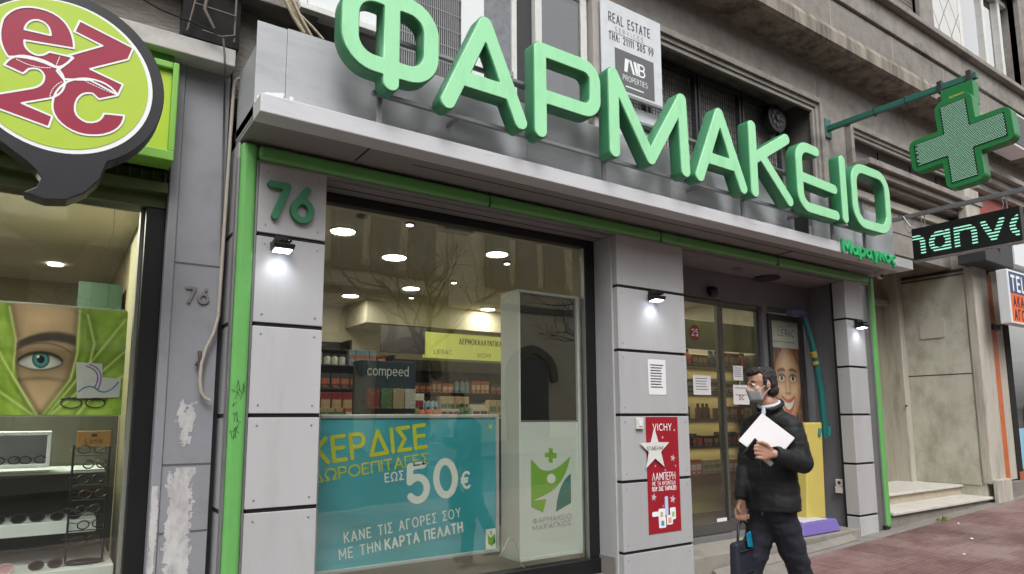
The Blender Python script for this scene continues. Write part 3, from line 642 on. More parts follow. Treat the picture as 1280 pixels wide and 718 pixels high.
# canopy: lip, soffit, steel sheet
CX0, CX1 = .848, 8.215
w = MB(); w.box(CX0, CX1, 3.70, 3.86, 2.957, 3.068)
cn = w.build('canopy', M_lip, ph, .006)
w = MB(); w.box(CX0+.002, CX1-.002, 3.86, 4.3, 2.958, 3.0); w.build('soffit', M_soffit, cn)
w = MB(); w.box(1.9, 7.8, 3.95, 3.956, 2.955, 2.9585); w.box(6.2, 6.22, 3.95, 4.1, 2.955, 2.9585); w.box(1.55, 1.56, 3.86, 4.1, 2.955, 2.9585); w.build('soffit_seam', M_blackm, cn)
w = MB(); w.box(CX0, 1.02, 3.855, 3.87, 3.068, 3.578); w.box(1.022, 2.78, 3.853, 3.868, 3.068, 3.585); w.box(2.782, 4.3, 3.855, 3.87, 3.068, 3.585); w.box(4.302, 6.12, 3.853, 3.868, 3.068, 3.59); w.box(6.45, 8.12, 3.853, 3.868, 3.068, 3.6)
w.build('steel_sheet', M_sheet, cn, .002)
box('canopy_side', M_sheet, CX0, CX0+.012, 3.868, 4.3, 2.99, 3.43, cn, 0); box('canopy_side', M_sheet, 8.1, 8.112, 3.868, 4.3, 2.99, 3.6, cn, 0)
w = MB(); w.box(6.12, 6.45, 3.9, 3.94, 3.06, 3.58); w.build('dark_gap', M_dark, cn)
w = MB(); w.box(CX0, CX1-.1, 3.87, 4.35, 3.0, 3.06); w.build('canopy_deck', M_dark, cn)
for k, (bx, bz, s_) in enumerate(((.92, 3.075, .05),)):
    fx = np.arange(-.16, .16, .006); X, Z = np.meshgrid(fx, fx)
    nz = np.array([[mnoise.noise((x*22, z*30, 1.7)) for x in fx] for z in fx]); f = np.hypot(X/1.6, Z)-.05+nz*.05
    loops_on('bare_paint_patch', Plane((bx+.05, 3.8525, bz+.04)), contours(f+1e-6, -.16, -.16, .006), M_white, cn, .0006)
# soffit behind the beam over the window
w = MB(); w.box(1.385, 3.924, 4.2, 4.46, 2.822, 2.86); w.build('window_soffit', M_soffit, ph)
w = MB(); w.box(1.4, 3.9, 4.3, 4.31, 2.8195, 2.823); w.build('soffit_track', M_blackm, ph)
YG = 4.44
f = MB(); f.box(1.40, 1.47, YG-.03, YG+.05, .03, 2.82); f.box(3.80, 3.905, YG-.03, YG+.05, .03, 2.82); f.box(1.47, 3.8, YG-.03, YG+.05, 2.75, 2.82); f.box(1.385, 3.905, YG-.05, YG+.06, -.2, .1)
wf = f.build('window_frame', M_black, ph, .004)
box('bright_edge', M_alu, 3.79, 3.80, YG-.02, YG+.02, .1, 2.75, wf, .002)
box('window_glass', M_glass, 1.47, 3.79, YG, YG+.006, .1, 2.75, ph, 0)
box('window_ledge', M_cement, 1.385, 3.924, Y0+.03, YG-.05, gz(2.5)-.1, -.02, ph, .005)
w = MB(); w.box(1.385, 3.924, 4.2, 4.5, -.6, -.021); w.build('plinth', M_cement, ph)
# doorway
YD = 4.66
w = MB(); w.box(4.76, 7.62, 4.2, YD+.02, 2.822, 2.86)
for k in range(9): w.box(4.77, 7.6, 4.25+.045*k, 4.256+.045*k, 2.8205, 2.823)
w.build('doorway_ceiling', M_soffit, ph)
dw = mat('doorway_grey_panel', (112, 113, 117), .55, var=.05)
w = MB(); w.box(7.56, 7.64, 4.3, YD+.05, gz(7)-.1, 2.83); w.build('doorway_side', dw, ph)
w = MB(); w.box(7.497, 7.56, 4.3, 4.32, -.02, 2.83); w.build('doorway_gap', M_joint, ph)
w = MB(); w.box(4.70, 4.76, 4.4, YD, -.2, 2.83); w.build('doorway_side', dw, ph)
w = MB(); w.box(4.7, 7.6, YD-.03, YD+.1, 2.52, 2.83); w.build('door_header', dw, ph)
w = MB(); w.box(6.62, 6.72, YD-.03, YD+.05, .03, 2.52); w.box(7.43, 7.57, YD-.03, YD+.05, .03, 2.52); w.box(6.72, 7.43, YD, YD+.05, 2.47, 2.52); w.box(6.72, 7.43, YD, YD+.05, .03, .35); w.build('door_surround', dw, ph, .003)
def leaf(x0, x1, y):
    f = MB(); f.box(x0, x0+.035, y-.02, y+.02, .09, 2.5); f.box(x1-.035, x1, y-.02, y+.02, .09, 2.5); f.box(x0+.035, x1-.035, y-.02, y+.02, 2.46, 2.5); f.box(x0+.035, x1-.035, y-.02, y+.02, .09, .2)
    o = f.build('sliding_door', mat('bronze_door_frame', (92, 90, 86), .4, metal=.4), ph, .003); box('door_glass', M_glassd, x0+.035, x1-.035, y, y+.005, .2, 2.46, o, 0); return o
d1 = leaf(4.78, 5.93, YD); d2 = leaf(5.9, 6.62, YD+.05)
# platform in front of the doors
w = MB(); w.box(4.76, 7.56, Y0+.02, 4.75, -.5, .028); w.build('door_step', mat('worn_terrazzo_step', (140, 136, 128), .6, var=.1, scale=9, dirt=(100, 96, 90), dscale=3, damt=.5), ph, .008)
w = MB(); w.box(4.76, 7.56, YD-.06, YD+.1, .028, .085); w.build('door_sill', M_alu, ph, .004)
w = MB(); w.prism([(5.0, 4.145, gz(5)), (5.0, 4.06, gz(5)), (5.0, 4.145, gz(5)+.05)], (2.3, 0, .09)); w.build('cement_fillet', M_cement, ph)
# interior shell
w = MB(); w.box(.9, 8.1, 4.5, 9.8, -.2, .02); w.build('shop_floor', M_ifloor, ph)
w = MB(); w.box(.9, 8.1, YG+.06, 9.8, 2.95, 2.955); w.box(1.385, 3.924, YG+.05, YG+.075, 2.82, 2.95); w.build('shop_ceiling', M_beige, ph)
w = MB(); w.box(.9, 8.1, 9.75, 9.85, 0, 2.95); w.box(.88, .9, 4.46, 9.8, 0, 2.95); w.box(8.1, 8.12, 4.7, 9.8, 0, 2.95); w.build('shop_wall', M_iwall, ph)
w = MB(); w.box(5.2, 8.1, 9.2, 9.75, 2.5, 2.95); w.box(3.6, 8.1, 8.9, 9.74, 2.62, 2.949); w.build('ceiling_beam', M_iwall, ph)

# big ΦΑΡΜΑΚΕΙΟ letters
sg = thing('pharmacy_letter_sign', (4.4, 3.72, 3.2), 'big green raised letters reading ΦΑΡΜΑΚΕΙΟ standing on the canopy', 'letter sign')
def rr(cx_, cz, hx, hz, r, a0=0):   # closed rounded-rectangle stroke
    p = rrect(cx_-hx, cx_+hx, cz-hz, cz+hz, r, 10); return p+[p[0]]
BL = [
 [rr(1.566, 3.584, .266, .222, .155), [(1.563, 3.272), (1.563, 3.9)]],
 [[(1.955, 3.264), (2.236, 3.882), (2.52, 3.264)], [(2.05, 3.449), (2.42, 3.449)]],
 [[(2.69, 3.25), (2.69, 3.854)]+[(2.69, 3.854), (3.09, 3.854)]+arc(3.09, 3.748, .11, .106, 90, 0, 8)+arc(3.09, 3.618, .11, .108, 0, -90, 8)+[(2.69, 3.51)]],
 [[(3.388, 3.262), (3.388, 3.878), (3.772, 3.285), (4.155, 3.878), (4.173, 3.266)]],
 [[(4.347, 3.264), (4.632, 3.88), (4.92, 3.264)], [(4.44, 3.445), (4.82, 3.445)]],
 [[(5.085, 3.268), (5.085, 3.882)], [(5.13, 3.598), (5.605, 3.88)], [(5.2, 3.64), (5.61, 3.272)]],
 [[(6.1, 3.868), (5.96, 3.874)]+arc(5.94, 3.73, .143, .143, 90, 180, 10)+arc(5.94, 3.41, .143, .143, 180, 270, 10)+[(6.4, 3.266)], [(5.8, 3.56), (6.39, 3.536)]],
 [[(6.568, 3.268), (6.568, 3.884)]],
 [rr(7.113, 3.57, .338, .302, .18)]]
YF = 3.56
for i, st in enumerate(BL):
    r = .054 if i != 6 and i != 8 else .052
    lo = stroke_loops(st, r, .012)
    me = loops_mesh(lo, .05, .004); me.transform(Matrix(((1, 0, 0, 0), (0, 0, -1, YF+.062), (0, 1, 0, 0), (0, 0, 0, 1))))
    L_ = link('letter', me, M_side, sg)
    li = stroke_loops(st, r, .012, grow=-.006)
    me = loops_mesh(li, .004, .003); me.transform(Matrix(((1, 0, 0, 0), (0, 0, -1, YF+.006), (0, 1, 0, 0), (0, 0, 0, 1))))
    link('letter_face', me, M_face, L_)
w = MB(); w.box(1.5, 7.3, 3.685, 3.715, 3.235, 3.262); w.box(1.5, 7.3, 3.685, 3.715, 3.62, 3.645)
for x in (1.54, 3.4, 5.1, 6.57, 7.2): w.box(x, x+.035, 3.7155, 3.74, 3.07, 3.66)
for x in (2.1, 4.5, 6.0): w.box(x, x+.02, 3.7155, 3.86, 3.23, 3.26)
w.build('support_rail', mat('grey_support_rail', (140, 142, 146), .4, metal=.5), sg, .003)
# small name sign at the right end of the canopy lip
a = atY(1055.5, 315, 3.66); b = atY(1119, 330, 3.66)
pl = Plane((a.x, 3.698, a.z)); st = thing('name_sign', (a.x, 3.69, a.z), 'small green raised name Μαραγκος at the right end of the canopy lip', 'letter sign')
H = .125
for ch, (me, M) in zip('Μαραγκος', text_mesh('Μαραγκος', pl, 0, .012, H, w=.2, wd=(b.x-a.x)/H/6.05, gap=.13)):
    st_ = [[(x*(b.x-a.x)/H/6.05*H, y*H) for x, y in s] for s in G[ch][1]]
    me2 = loops_mesh(stroke_loops(st_, .0125, .004), .012, .002)
    T = M.translation; me2.transform(Matrix(((1, 0, 0, T.x), (0, 0, -1, 3.68), (0, 1, 0, a.z+.012), (0, 0, 0, 1))))
    link('letter', me2, mat('bright_green_letter', (48, 176, 108), .35), st)

# house numbers
pl = Plane((0, 4.143, 0))
hn = thing('house_number', (1.15, 4.14, 2.49), 'green raised number 76 at the top of the pharmacy pilaster', 'number')
for ch, x0, wd in (('7', 1.03, .105), ('6', 1.172, .105)):
    st_ = [[(x0+x*wd/.58, 2.5+y*.2) for x, y in s] for s in G[ch][1]]
    me = loops_mesh(stroke_loops(st_, .018, .005), .012, .003); me.transform(Matrix(((1, 0, 0, 0), (0, 0, -1, 4.128), (0, 1, 0, 0), (0, 0, 0, 1))))
    link('digit', me, mat('number_green', (48, 122, 84), .5), hn)
# wall spot lights
def spot(x, lab):
    t = thing('wall_light', (x, 4.14, 2.36), lab, 'wall light', 'spot lights on the pilasters')
    w = MB(); w.box(x-.035, x+.035, 4.1, 4.144, 2.335, 2.375); w.build('wall_bracket', M_black, t, .004)
    w = MB(); w.hexa([(x-.06, 4.03, 2.285), (x+.06, 4.03, 2.285), (x+.06, 4.12, 2.275), (x-.06, 4.12, 2.275), (x-.065, 4.02, 2.315), (x+.065, 4.02, 2.315), (x+.065, 4.125, 2.335), (x-.065, 4.125, 2.335)]); w.build('lamp_body', M_black, t, .005)
    w = MB()
    for k in range(5): w.box(x-.05+k*.022, x-.044+k*.022, 4.03, 4.12, 2.33, 2.345)
    w.build('cooling_fin', M_black, t)
    w = MB(); w.hexa([(x-.05, 4.04, 2.278), (x+.05, 4.04, 2.278), (x+.05, 4.11, 2.27), (x-.05, 4.11, 2.27), (x-.05, 4.04, 2.286), (x+.05, 4.04, 2.286), (x+.05, 4.11, 2.278), (x-.05, 4.11, 2.278)]); w.build('lamp_lens', mat('led_lens', (235, 242, 255), .4, var=0, emit=6), t)
    ld = bpy.data.lights.new('spot_lamp', 'SPOT'); ld.energy = 1.5; ld.spot_size = radians(120); ld.spot_blend = .9; ld.shadow_soft_size = .03; ld.color = (.9, .95, 1)
    lo = bpy.data.objects.new('lamp_glow', ld); COL.objects.link(lo); lo.parent = t; lo.location = (0, -.085, -.1)
    lo.rotation_euler = Vector((0, -.45, 1)).to_track_quat('Z', 'Y').to_euler()
spot(1.10, 'black wall spot light under the green number 76'); spot(4.325, 'black wall spot light on the pilaster between window and door'); spot(7.69, 'black wall spot light on the narrow pilaster right of the door')
# dome camera under the canopy, round sensor and vent in the doorway
t = thing('security_camera', (7.98, 3.98, 2.9), 'small white dome camera under the right end of the canopy', 'camera')
w = MB(); w.cyl((7.98, 3.98, 2.957), (7.98, 3.98, 2.92), .05); w.build('camera_base', M_plug, t, .004)
w = MB(); w.ell((7.98, 3.97, 2.91), (.042, .042, .042)); w.build('camera_ball', M_plug, t)
w = MB(); w.tube([(7.965, 3.945, 2.9), (7.955, 3.93, 2.895)], .018); w.build('camera_lens', M_black, t)
w = MB(); w.cyl((6.55, 4.5, 2.82), (6.55, 4.5, 2.8), .14); tag(w.build('ceiling_speaker', M_dark), 'round dark speaker in the doorway ceiling', 'speaker')
w = MB(); w.cyl((5.9, 4.4, 2.82), (5.9, 4.4, 2.81), .05); tag(w.build('ceiling_downlight', M_alu), 'small unlit downlight in the doorway ceiling', 'downlight')
w = MB(); w.ell((5.72, 4.58, 2.58), (.06, .05, .06)); w.box(5.68, 5.76, 4.58, 4.63, 2.58, 2.64); tag(w.build('door_sensor', M_black), 'black ball shaped motion sensor above the sliding doors', 'sensor')
# wall sockets
t = thing('wall_socket', (7.56, 4.38, .4), 'two stacked white socket boxes on the doorway side wall', 'socket')
box('socket_box', M_plug, 7.52, 7.56, 4.335, 4.42, .475, .55, t, .004); box('socket_box', M_plug, 7.51, 7.56, 4.33, 4.425, .395, .47, t, .004)
w = MB(); w.tube([(7.519, 4.377, .513), (7.521, 4.377, .513)], .02); w.build('socket_hole', M_dark, t)
# ================================================================ OPTICIAN SHOP (left)
op = thing('optician_shopfront', (.2, 4.5, gz(.2)), 'optician shopfront with lime fascia, black window frame and peeling grey pillar', 'shopfront')
YP = 4.33
w = MB(); w.box(.548, .806, YP, 4.7, -.6, 3.42); pil = w.build('pillar', M_grey2, op, .004)
w = MB(); w.box(.497, .5465, YP-.012, 4.7, -.6, 3.42); w.build('pillar_edge', M_grey2, pil, .004)
s = MB()
for z in (2.18, 1.0, .62): s.box(.55, .806, YP-.0012, YP+.01, z, z+.012)
s.build('pillar_joint', mat('pillar_groove', (84, 84, 88), .8), pil)
w = MB(); w.box(.806, .845, 4.42, 4.6, -.6, 3.42); w.build('gap_strip', M_dark, op)
def blot(name, x0, x1, z0, z1, seedv, shape, m, par, y, thr=0.):
    h = .006; X, Z = np.meshgrid(np.arange(x0, x1, h), np.arange(z0, z1, h))
    nz = np.array([[mnoise.noise((x*14, z*7, seedv))+.6*mnoise.noise((x*45, z*30, seedv+3))+.55*mnoise.noise((x*110, z*60, seedv+5))+.4*mnoise.noise((x*26, z*150, seedv+8)) for x in X[0]] for z in Z[:, 0]])
    f = shape(X, Z)+nz*.55; f[0, :] = f[-1, :] = 1; f[:, 0] = f[:, -1] = 1
    loops_on(name, Plane((0, y, 0)), contours(f+thr+1e-6, x0, z0, h), m, par, .0004)
M_bare = mat('bare_white_plaster', (186, 184, 183), .85, var=.1, scale=20, dirt=(146, 145, 149), dscale=14, damt=.85, damin=.46, stretch=(1, 1, .5))
blot('peeled_paint', .55, .78, .95, 1.42, 2.2, lambda X, Z: np.maximum(np.abs(X-.66)/.06, np.abs(Z-1.2)/.2)-.85+.6*np.maximum(0, 1.27-Z)/.2, M_bare, pil, YP-.0013)
blot('peeled_paint', .55, .8, .1, 1.0, 7.1, lambda X, Z: np.maximum(np.abs(X-.645-.02*(Z-.5))/.08, (Z-.95)/.12)-.75, M_bare, pil, YP-.0013)
blot('peeled_paint', .498, .546, .1, .9, 4.4, lambda X, Z: np.abs(X-.52)/.03-.7+.8*(Z-.5), M_bare, pil, YP-.0133)
# lime fascia, shutter slats, window frame
M_lime = mat('lime_fascia', (168, 196, 44), .4, var=.05, scale=1.5, dirt=(140, 160, 60), dscale=3, damt=.3)
M_lime2 = mat('lime_trim', (120, 176, 70), .4, var=.05)
box('fascia', M_lime, -6, .46, 4.2, 4.32, 2.8, 3.3, op)
w = MB(); w.box(-6, .49, 4.16, 4.34, 2.74, 2.8); w.box(.46, .492, 4.165, 4.34, 2.8, 3.34); w.box(-6, .46, 4.17, 4.34, 3.3, 3.34); w.build('fascia_trim', M_lime2, op, .006)
w = MB(); w.box(-6, .47, 4.25, 4.34, 3.345, 3.42); w.build('fascia_top', mat('dull_green', (74, 120, 64), .5), op)
M_slat = mat('dark_green_slat', (66, 82, 40), .5, var=.1)
w = MB(); w.box(-6, .492, 4.4, 4.45, 2.52, 2.74); w.box(-6, .492, 4.34, 4.4, 2.60, 2.66)
for k in range(48): w.box(.48-.062*k-.008, .48-.062*k, 4.37, 4.4, 2.662, 2.738)
w.build('shutter_box', M_slat, op)
YS = 4.5
w = MB(); w.box(.392, .497, YS-.09, YS+.08, -.6, 2.62); w.box(-6, .392, YS-.06, YS+.08, 2.52, 2.62); w.build('window_frame', M_black, op, .006)
w = MB(); w.box(.37, .392, YS-.03, YS+.05, -.6, 2.52); w.build('inner_frame', mat('olive_grey_frame', (120, 122, 112), .5), op, .003)
box('window_glass', glass_mat('optician_glass', (.92, .94, .9), 2.0), -6, .37, YS, YS+.006, -.5, 2.52, op, 0)
w = MB(); w.box(-6, .45, 8.5, 8.6, -.4, 3.0); w.box(.45, .5, 4.6, 8.6, -.4, 3.0); w.build('shop_wall', mat('olive_wall', (150, 140, 110), .8, var=.05), op)
box('shop_ceiling', M_beige, -6, .5, YS+.05, 8.6, 2.72, 2.76, op, 0)
box('shop_floor', M_ifloor, -6, .5, YS+.05, 8.6, -.5, -.4, op, 0)
box('window_bed', M_white, -6, .36, YS+.04, 5.3, .1, .45, op, .004)
box('side_panel', mat('olive_side_panel', (104, 102, 76), .7), .40, .45, YS+.05, 5.4, -.1, 2.5, op)
tag(box('green_cabinet', mat('deep_green_cabinet', (14, 52, 24), .5, var=.1), .12, .42, 6.2, 6.6, 1.2, 2.35), 'dark green cabinet at the back of the optician shop', 'cabinet')
for (px, py, Y_) in ((2, 262, 5.0), (60, 440, 7.5), (-30, 300, 6)):
    p = atY(px, py, Y_); w = MB(); w.cyl((p.x, p.y, 2.72), (p.x, p.y, 2.705), .06); tag(w.build('ceiling_lamp', M_light), ['round ceiling lamp just behind the optician window glass', 'round ceiling lamp deep inside the optician shop', 'round ceiling lamp at the far left inside the optician shop'][(2, 60, -30).index(px)], 'ceiling lamp', 'lamps in the optician ceiling')
ld = bpy.data.lights.new('shop_lamp', 'AREA'); ld.energy = 75; ld.size = .8; ld.color = (1, .95, .85); lo = bpy.data.objects.new('ceiling_glow', ld); COL.objects.link(lo); lo.parent = op; lo.location = Vector((-.4, 5.3, 2.69))-OFF[op.name]
# round sign
es = thing('round_shop_sign', (-.06, 3.62, 2.3), 'round black rimmed lime sign reading ez2c in crimson, with a speech bubble tail', 'shop sign')
ES = Plane((-.055, 3.6, 2.846)); R0 = .368
rim = [ (R0*1.13*cos(a), R0*1.13*sin(a)) for a in [radians(-62+k*4) for k in range(77)]]
tail = [(-.105, -.43), (-.07, -.462), (-.045, -.5), (-.06, -.545), (-.1, -.575), (-.03, -.592), (.05, -.58), (.12, -.53), (.17, -.46)]
tail = [(x-.0, y-.0) for x, y in tail]
loops_on('sign_rim', ES, [rim+tail], mat('black_sign_rim', (24, 26, 32), .45, var=.1), es, -.12, .115, .004)
flat('sign_white_ring', ES, [ngon(0, 0, R0, n=72)], M_wink, es, .0)
flat('sign_face', ES, [ngon(-.006, .006, R0*.962, n=72)], mat('lime_sign_face', (172, 200, 62), .4, var=.02), es, .002)
def espx(x, y):
    p = atY(x*215/630, y*245/718, 3.6)-ES.o; return (p.x, p.z)
def epoly(pts): return [espx(*p) for p in pts]
def bez(p0, p1, p2, n=8): return [((1-t)**2*p0[0]+2*t*(1-t)*p1[0]+t*t*p2[0], (1-t)**2*p0[1]+2*t*(1-t)*p1[1]+t*t*p2[1]) for t in [k/n for k in range(n+1)]]
E_out = [(272, 180)]+bez((272, 180), (268, 75), (170, 40))+bez((170, 40), (60, 5), (12, 70))+bez((12, 70), (-18, 150), (30, 210))+bez((30, 210), (110, 205), (200, 248), 5)+bez((225, 246), (250, 235), (266, 212), 4)+[(180, 192)]+bez((180, 192), (150, 215), (120, 198), 5)+bez((120, 198), (85, 180), (90, 150), 5)
E_in = bez((90, 110), (100, 72), (140, 76), 6)+bez((140, 76), (185, 88), (186, 132), 6)
Z_ = [(292, 78), (488, 178), (470, 220), (330, 255), (450, 312), (432, 350), (330, 296), (232, 292), (208, 262), (245, 235), (268, 215), (252, 205), (375, 170), (272, 118)]
T_ = bez((15, 240), (45, 195), (110, 210), 6)+bez((110, 210), (235, 235), (238, 310), 8)+bez((238, 310), (230, 350), (185, 362), 5)+[(80, 380), (192, 428), (178, 468), (-30, 392), (-30, 350), (60, 335)]+bez((120, 325), (165, 315), (162, 280), 5)+bez((162, 280), (150, 245), (105, 255), 5)+[(85, 272)]
C_ = bez((432, 352), (400, 300), (320, 290), 6)+bez((320, 290), (240, 285), (205, 340), 6)+bez((205, 340), (170, 405), (225, 455), 6)+bez((225, 455), (290, 510), (380, 495), 7)+bez((380, 495), (450, 480), (455, 425), 6)+[(380, 418)]+bez((380, 418), (370, 455), (320, 450), 5)+bez((320, 450), (260, 430), (278, 375), 6)+bez((278, 375), (295, 335), (340, 345), 5)+[(362, 366)]
M_crim = mat('crimson_vinyl', (150, 24, 58), .45, var=.03)
outl = []
for P in (E_out, E_in, Z_, T_, C_):
    q = epoly(P); outl.append(q+[q[0]])
loops_on('sign_outline', ES, stroke_loops(outl, .0042, .0028), M_wink, es, .0052)
loops_on('sign_letter', ES, [epoly(E_out), epoly(E_in)], M_crim, es, .003); 
for P, z in ((Z_, .0033), (C_, .0036), (T_, .0039)): loops_on('sign_letter', ES, [epoly(P)], M_crim, es, z)
da = epoly(bez((60, 218), (120, 255), (190, 250), 14))+[None]+epoly(bez((205, 245), (212, 225), (220, 208), 5))+[None]+epoly(bez((290, 288), (360, 325), (428, 350), 14))+[None]+epoly(bez((183, 355), (190, 315), (232, 300), 8))
loops_on('dotted_line', ES, stroke_loops([[da[k], ((da[k][0]+da[k+1][0])/2, (da[k][1]+da[k+1][1])/2)] for k in range(len(da)-1) if da[k] and da[k+1]], .0018, .0012), M_wink, es, .0055)
w = MB(); w.box(-.2, -.15, 3.71, 4.2, 2.95, 3.0); w.box(.08, .13, 3.71, 4.2, 2.95, 3.0); w.build('sign_bracket', M_black, es)
# grey 76 on the pillar, conduit, loose wire
pl = Plane((0, YP, 0)); t = thing('house_number', (.665, YP, 1.93), 'dull grey raised number 76 on the optician pillar', 'number')
for ch, x0 in (('7', .622), ('6', .69)):
    st_ = [[(x0+x*.048/.58, 1.955+y*.085) for x, y in s] for s in G[ch][1]]; loops_on('digit', pl, stroke_loops(st_, .0075, .003), mat('dull_steel', (120, 118, 116), .5, metal=.3), t, 0, .01, .001)
w = MB(); w.tube([atY(x, y, 4.29) for x, y in ((304, 99), (299, 98), (294, 101), (292, 112), (288, 170), (284, 230), (278, 320), (273, 395), (268, 415), (258, 435), (252, 455), (250, 475), (251, 490), (256, 498), (262, 501))], .0105, 10)
tag(w.build('conduit_pipe', mat('old_beige_conduit', (164, 156, 144), .6, var=.08, scale=12)), 'beige conduit pipe bending down the joint between pillar and pharmacy', 'pipe')
w = MB(); w.tube([atY(x, y, 4.13) for x, y in ((279, 48), (281, 70), (281, 95))]+[atY(x, y, 4.3) for x, y in ((281, 105), (279, 200), (276, 320))], .006, 6)
tag(w.build('hanging_cable', mat('dark_cable', (90, 86, 84), .7)), 'thin dark cable hanging from the broken niche above the pillar', 'cable')
w = MB(); w.tube([atY(x, y, 4.12) for x, y in ((160, -12), (200, 12), (240, 28), (272, 42))], .006, 6); tag(w.build('overhead_cable', M_blackm), 'black cable slung across the rough wall above the round sign', 'cable')
t = thing('cable_bundle', (1.05, 4.1, 3.5), 'bundle of peeling beige cables crossing above the canopy corner', 'cables')
for k, P in enumerate((((352, -10), (366, 20), (380, 42)), ((362, -8), (376, 22), (390, 47)), ((356, -8), (371, 21), (385, 44)), ((374, 18), (390, 34), (404, 50)))):
    w = MB(); w.tube([atY(x, y, 3.95+.02*k) for x, y in P], .012-.002*(k % 2), 8); w.build('cable', mat('peeling_beige_cable', (168, 156, 136), .8, var=.25, scale=30), t)
w = MB(); w.tube([(.71, 4.32, 1.66), (.71, 4.29, 1.63), (.72, 4.3, 1.6)], .012, 6); w.tube([(.7, 4.32, 1.6), (.69, 4.29, 1.58)], .008, 6); tag(w.build('pipe_clip', mat('rusty_clip', (80, 70, 64), .8)), 'small rusty clip beside the bent conduit pipe', 'clip')

# window poster with an eye
EP = thing('eye_poster', (.05, 4.58, 1.29), 'lime poster of an eye between leaves hanging in the optician window', 'poster')
P0 = Plane((-.8, 4.575, 0))
def px2(Y, ox):
    def f(x, y):
        p = atY(x, y, Y); return (p.x-ox, p.z)
    return f
q = px2(4.575, -.8)
box('poster_board', mat('poster_edge', (200, 205, 190), .5), -.8, .339, 4.577, 4.585, 1.285, 1.915, EP, .001)
def eye_art(X, Z):
    # drawn in the poster's own grid: u across (0 left .. 160), v down (380 .. 520)
    W = Vector((-.8, 4.575, 0)); u = np.empty(X.shape); v = np.empty(X.shape)
    for j in range(X.shape[0]):
        for i in range(X.shape[1]):
            d = Vector((X[j, i]-.8, 4.575, Z[j, i]))-CAM; f = d.dot(_F); u[j, i] = CX+FPX*d.dot(_R)/f; v[j, i] = CY-FPX*d.dot(_U)/f
    n1 = vnoise(u, v, .03, 1.); n2 = vnoise(u*1., v*.35, .09, 4.)
    c = np.zeros(X.shape+(3,))+np.array((140, 172, 62.)); c = c*(1+.16*n1+.05*n2)[..., None]
    c = mixc(c, (176, 200, 92), sstep(-.1, .6, n1)*.6)
    t = np.clip((v-384)/134, 0, 1.05); xl = 12+10*np.sin(pi*np.clip(t/.75, 0, 1))*.6+36*np.clip((t-.45)/.55, 0, 1)**1.6; xr = 100-6*np.sin(pi*np.clip(t, 0, 1))-50*np.clip((t-.5)/.5, 0, 1)**1.5
    mask = sstep(-1.2, 1.2, u-xl)*sstep(-1.2, 1.2, xr-u)
    sk = np.zeros(X.shape+(3,))+np.array((206, 172, 134.)); sk = sk*(.92+.14*sstep(470, 515, v)+.12*np.exp(-((u-60)/26)**2-((v-400)/14)**2)-.16*np.exp(-((u-xl)/9)**2)-.14*np.exp(-((u-xr)/8)**2)+.05*n1)[..., None]
    soc = np.exp(-((u-54)/38)**2-((v-450)/17)**2); sk = sk*(1-.42*soc)[..., None]
    sk = sk*(1-.25*np.exp(-((v-(473+.004*(u-50)**2))/2.5)**2)*np.exp(-((u-50)/32)**2))[..., None]
    br = 421+.006*(u-64)**2; ba = np.exp(-((v-br)/(4.5+.03*(u-20)))**4)*sstep(14, 30, u)*sstep(106, 92, u); sk = mixc(sk, (52, 38, 30), np.clip(ba*(1.05+.2*n2), 0, 1))
    e = np.clip(1-((u-50)/29)**2, 0, 1); yu = 453-11.5*e**.7; yl = 454+8.5*e**.8
    em = sstep(-1, 1, v-yu)*sstep(-1, 1, yl-v)*(e > 0); ew = np.zeros(sk.shape)+np.array((206, 206, 198.)); ew = ew*(1-.35*np.exp(-((v-yu)/4)**2)-.25*((u-50)/30)**2)[..., None]
    r = np.hypot(u-51, (v-449.5)); ir = sstep(11.5, 10.3, r); ang = np.arctan2(v-449.5, u-51)
    ic = np.zeros(sk.shape)+np.array((70, 140, 140.)); ic = ic*(.8+.25*np.sin(ang*17+3*n2)*.5+.3*sstep(10, 5, r)-.5*sstep(9, 11.5, r))[..., None]
    ew = mixc(ew, (0, 0, 0), ir*0); ew = ew*(1-ir)[..., None]+ic*ir[..., None]; ew = mixc(ew, (14, 16, 18), sstep(5.4, 4.4, r)); ew = mixc(ew, (240, 244, 244), sstep(2.4, 1.4, np.hypot(u-47.5, v-446)))
    sk = sk*(1-em)[..., None]+ew*em[..., None]
    la = np.exp(-((v-yu+.5)/1.9)**2)*(e > 0)*.95+np.exp(-((v-yl)/1.2)**2)*(e > 0)*.5; sk = mixc(sk, (34, 26, 22), np.clip(la, 0, 1))
    sk = mixc(sk, (70, 52, 42), .5*np.exp(-((v-(444-15*np.clip(1-((u-52)/38)**2, 0, 1)**.7))/1.4)**2)*(np.abs(u-52) < 37))
    c = c*(1-mask)[..., None]+sk*mask[..., None]
    for P in (((100, 388), (97, 440), (88, 475), (55, 517)), ((60, 518), (100, 470), (157, 400)), ((64, 518), (110, 480), (156, 440)), ((96, 519), (120, 490), (154, 470)), ((12, 384), (20, 425), (16, 470), (46, 518)), ((-20, 400), (4, 450), (44, 518)), ((-30, 460), (0, 490), (40, 518)), ((110, 395), (118, 430), (108, 470))):
        d = seg_field(u, v, P, 0); c = mixc(c, (214, 226, 142), .8*np.exp(-(d/1.3)**2)); c = c*(1-.12*np.exp(-((d-4)/3)**2))[..., None]
    return np.clip(c*1.18, 0, 255)
pa, pb = q(-30, 450), q(156, 450)
painted('eye_print', P0, pa[0], pb[0], 1.292, 1.905, 230, 170, eye_art, EP, .001)
flat('white_card', P0, [[q(*p) for p in ((95, 453), (128, 455), (128, 472), (151, 474), (149, 497), (96, 498))]], M_paper, EP, .0085)
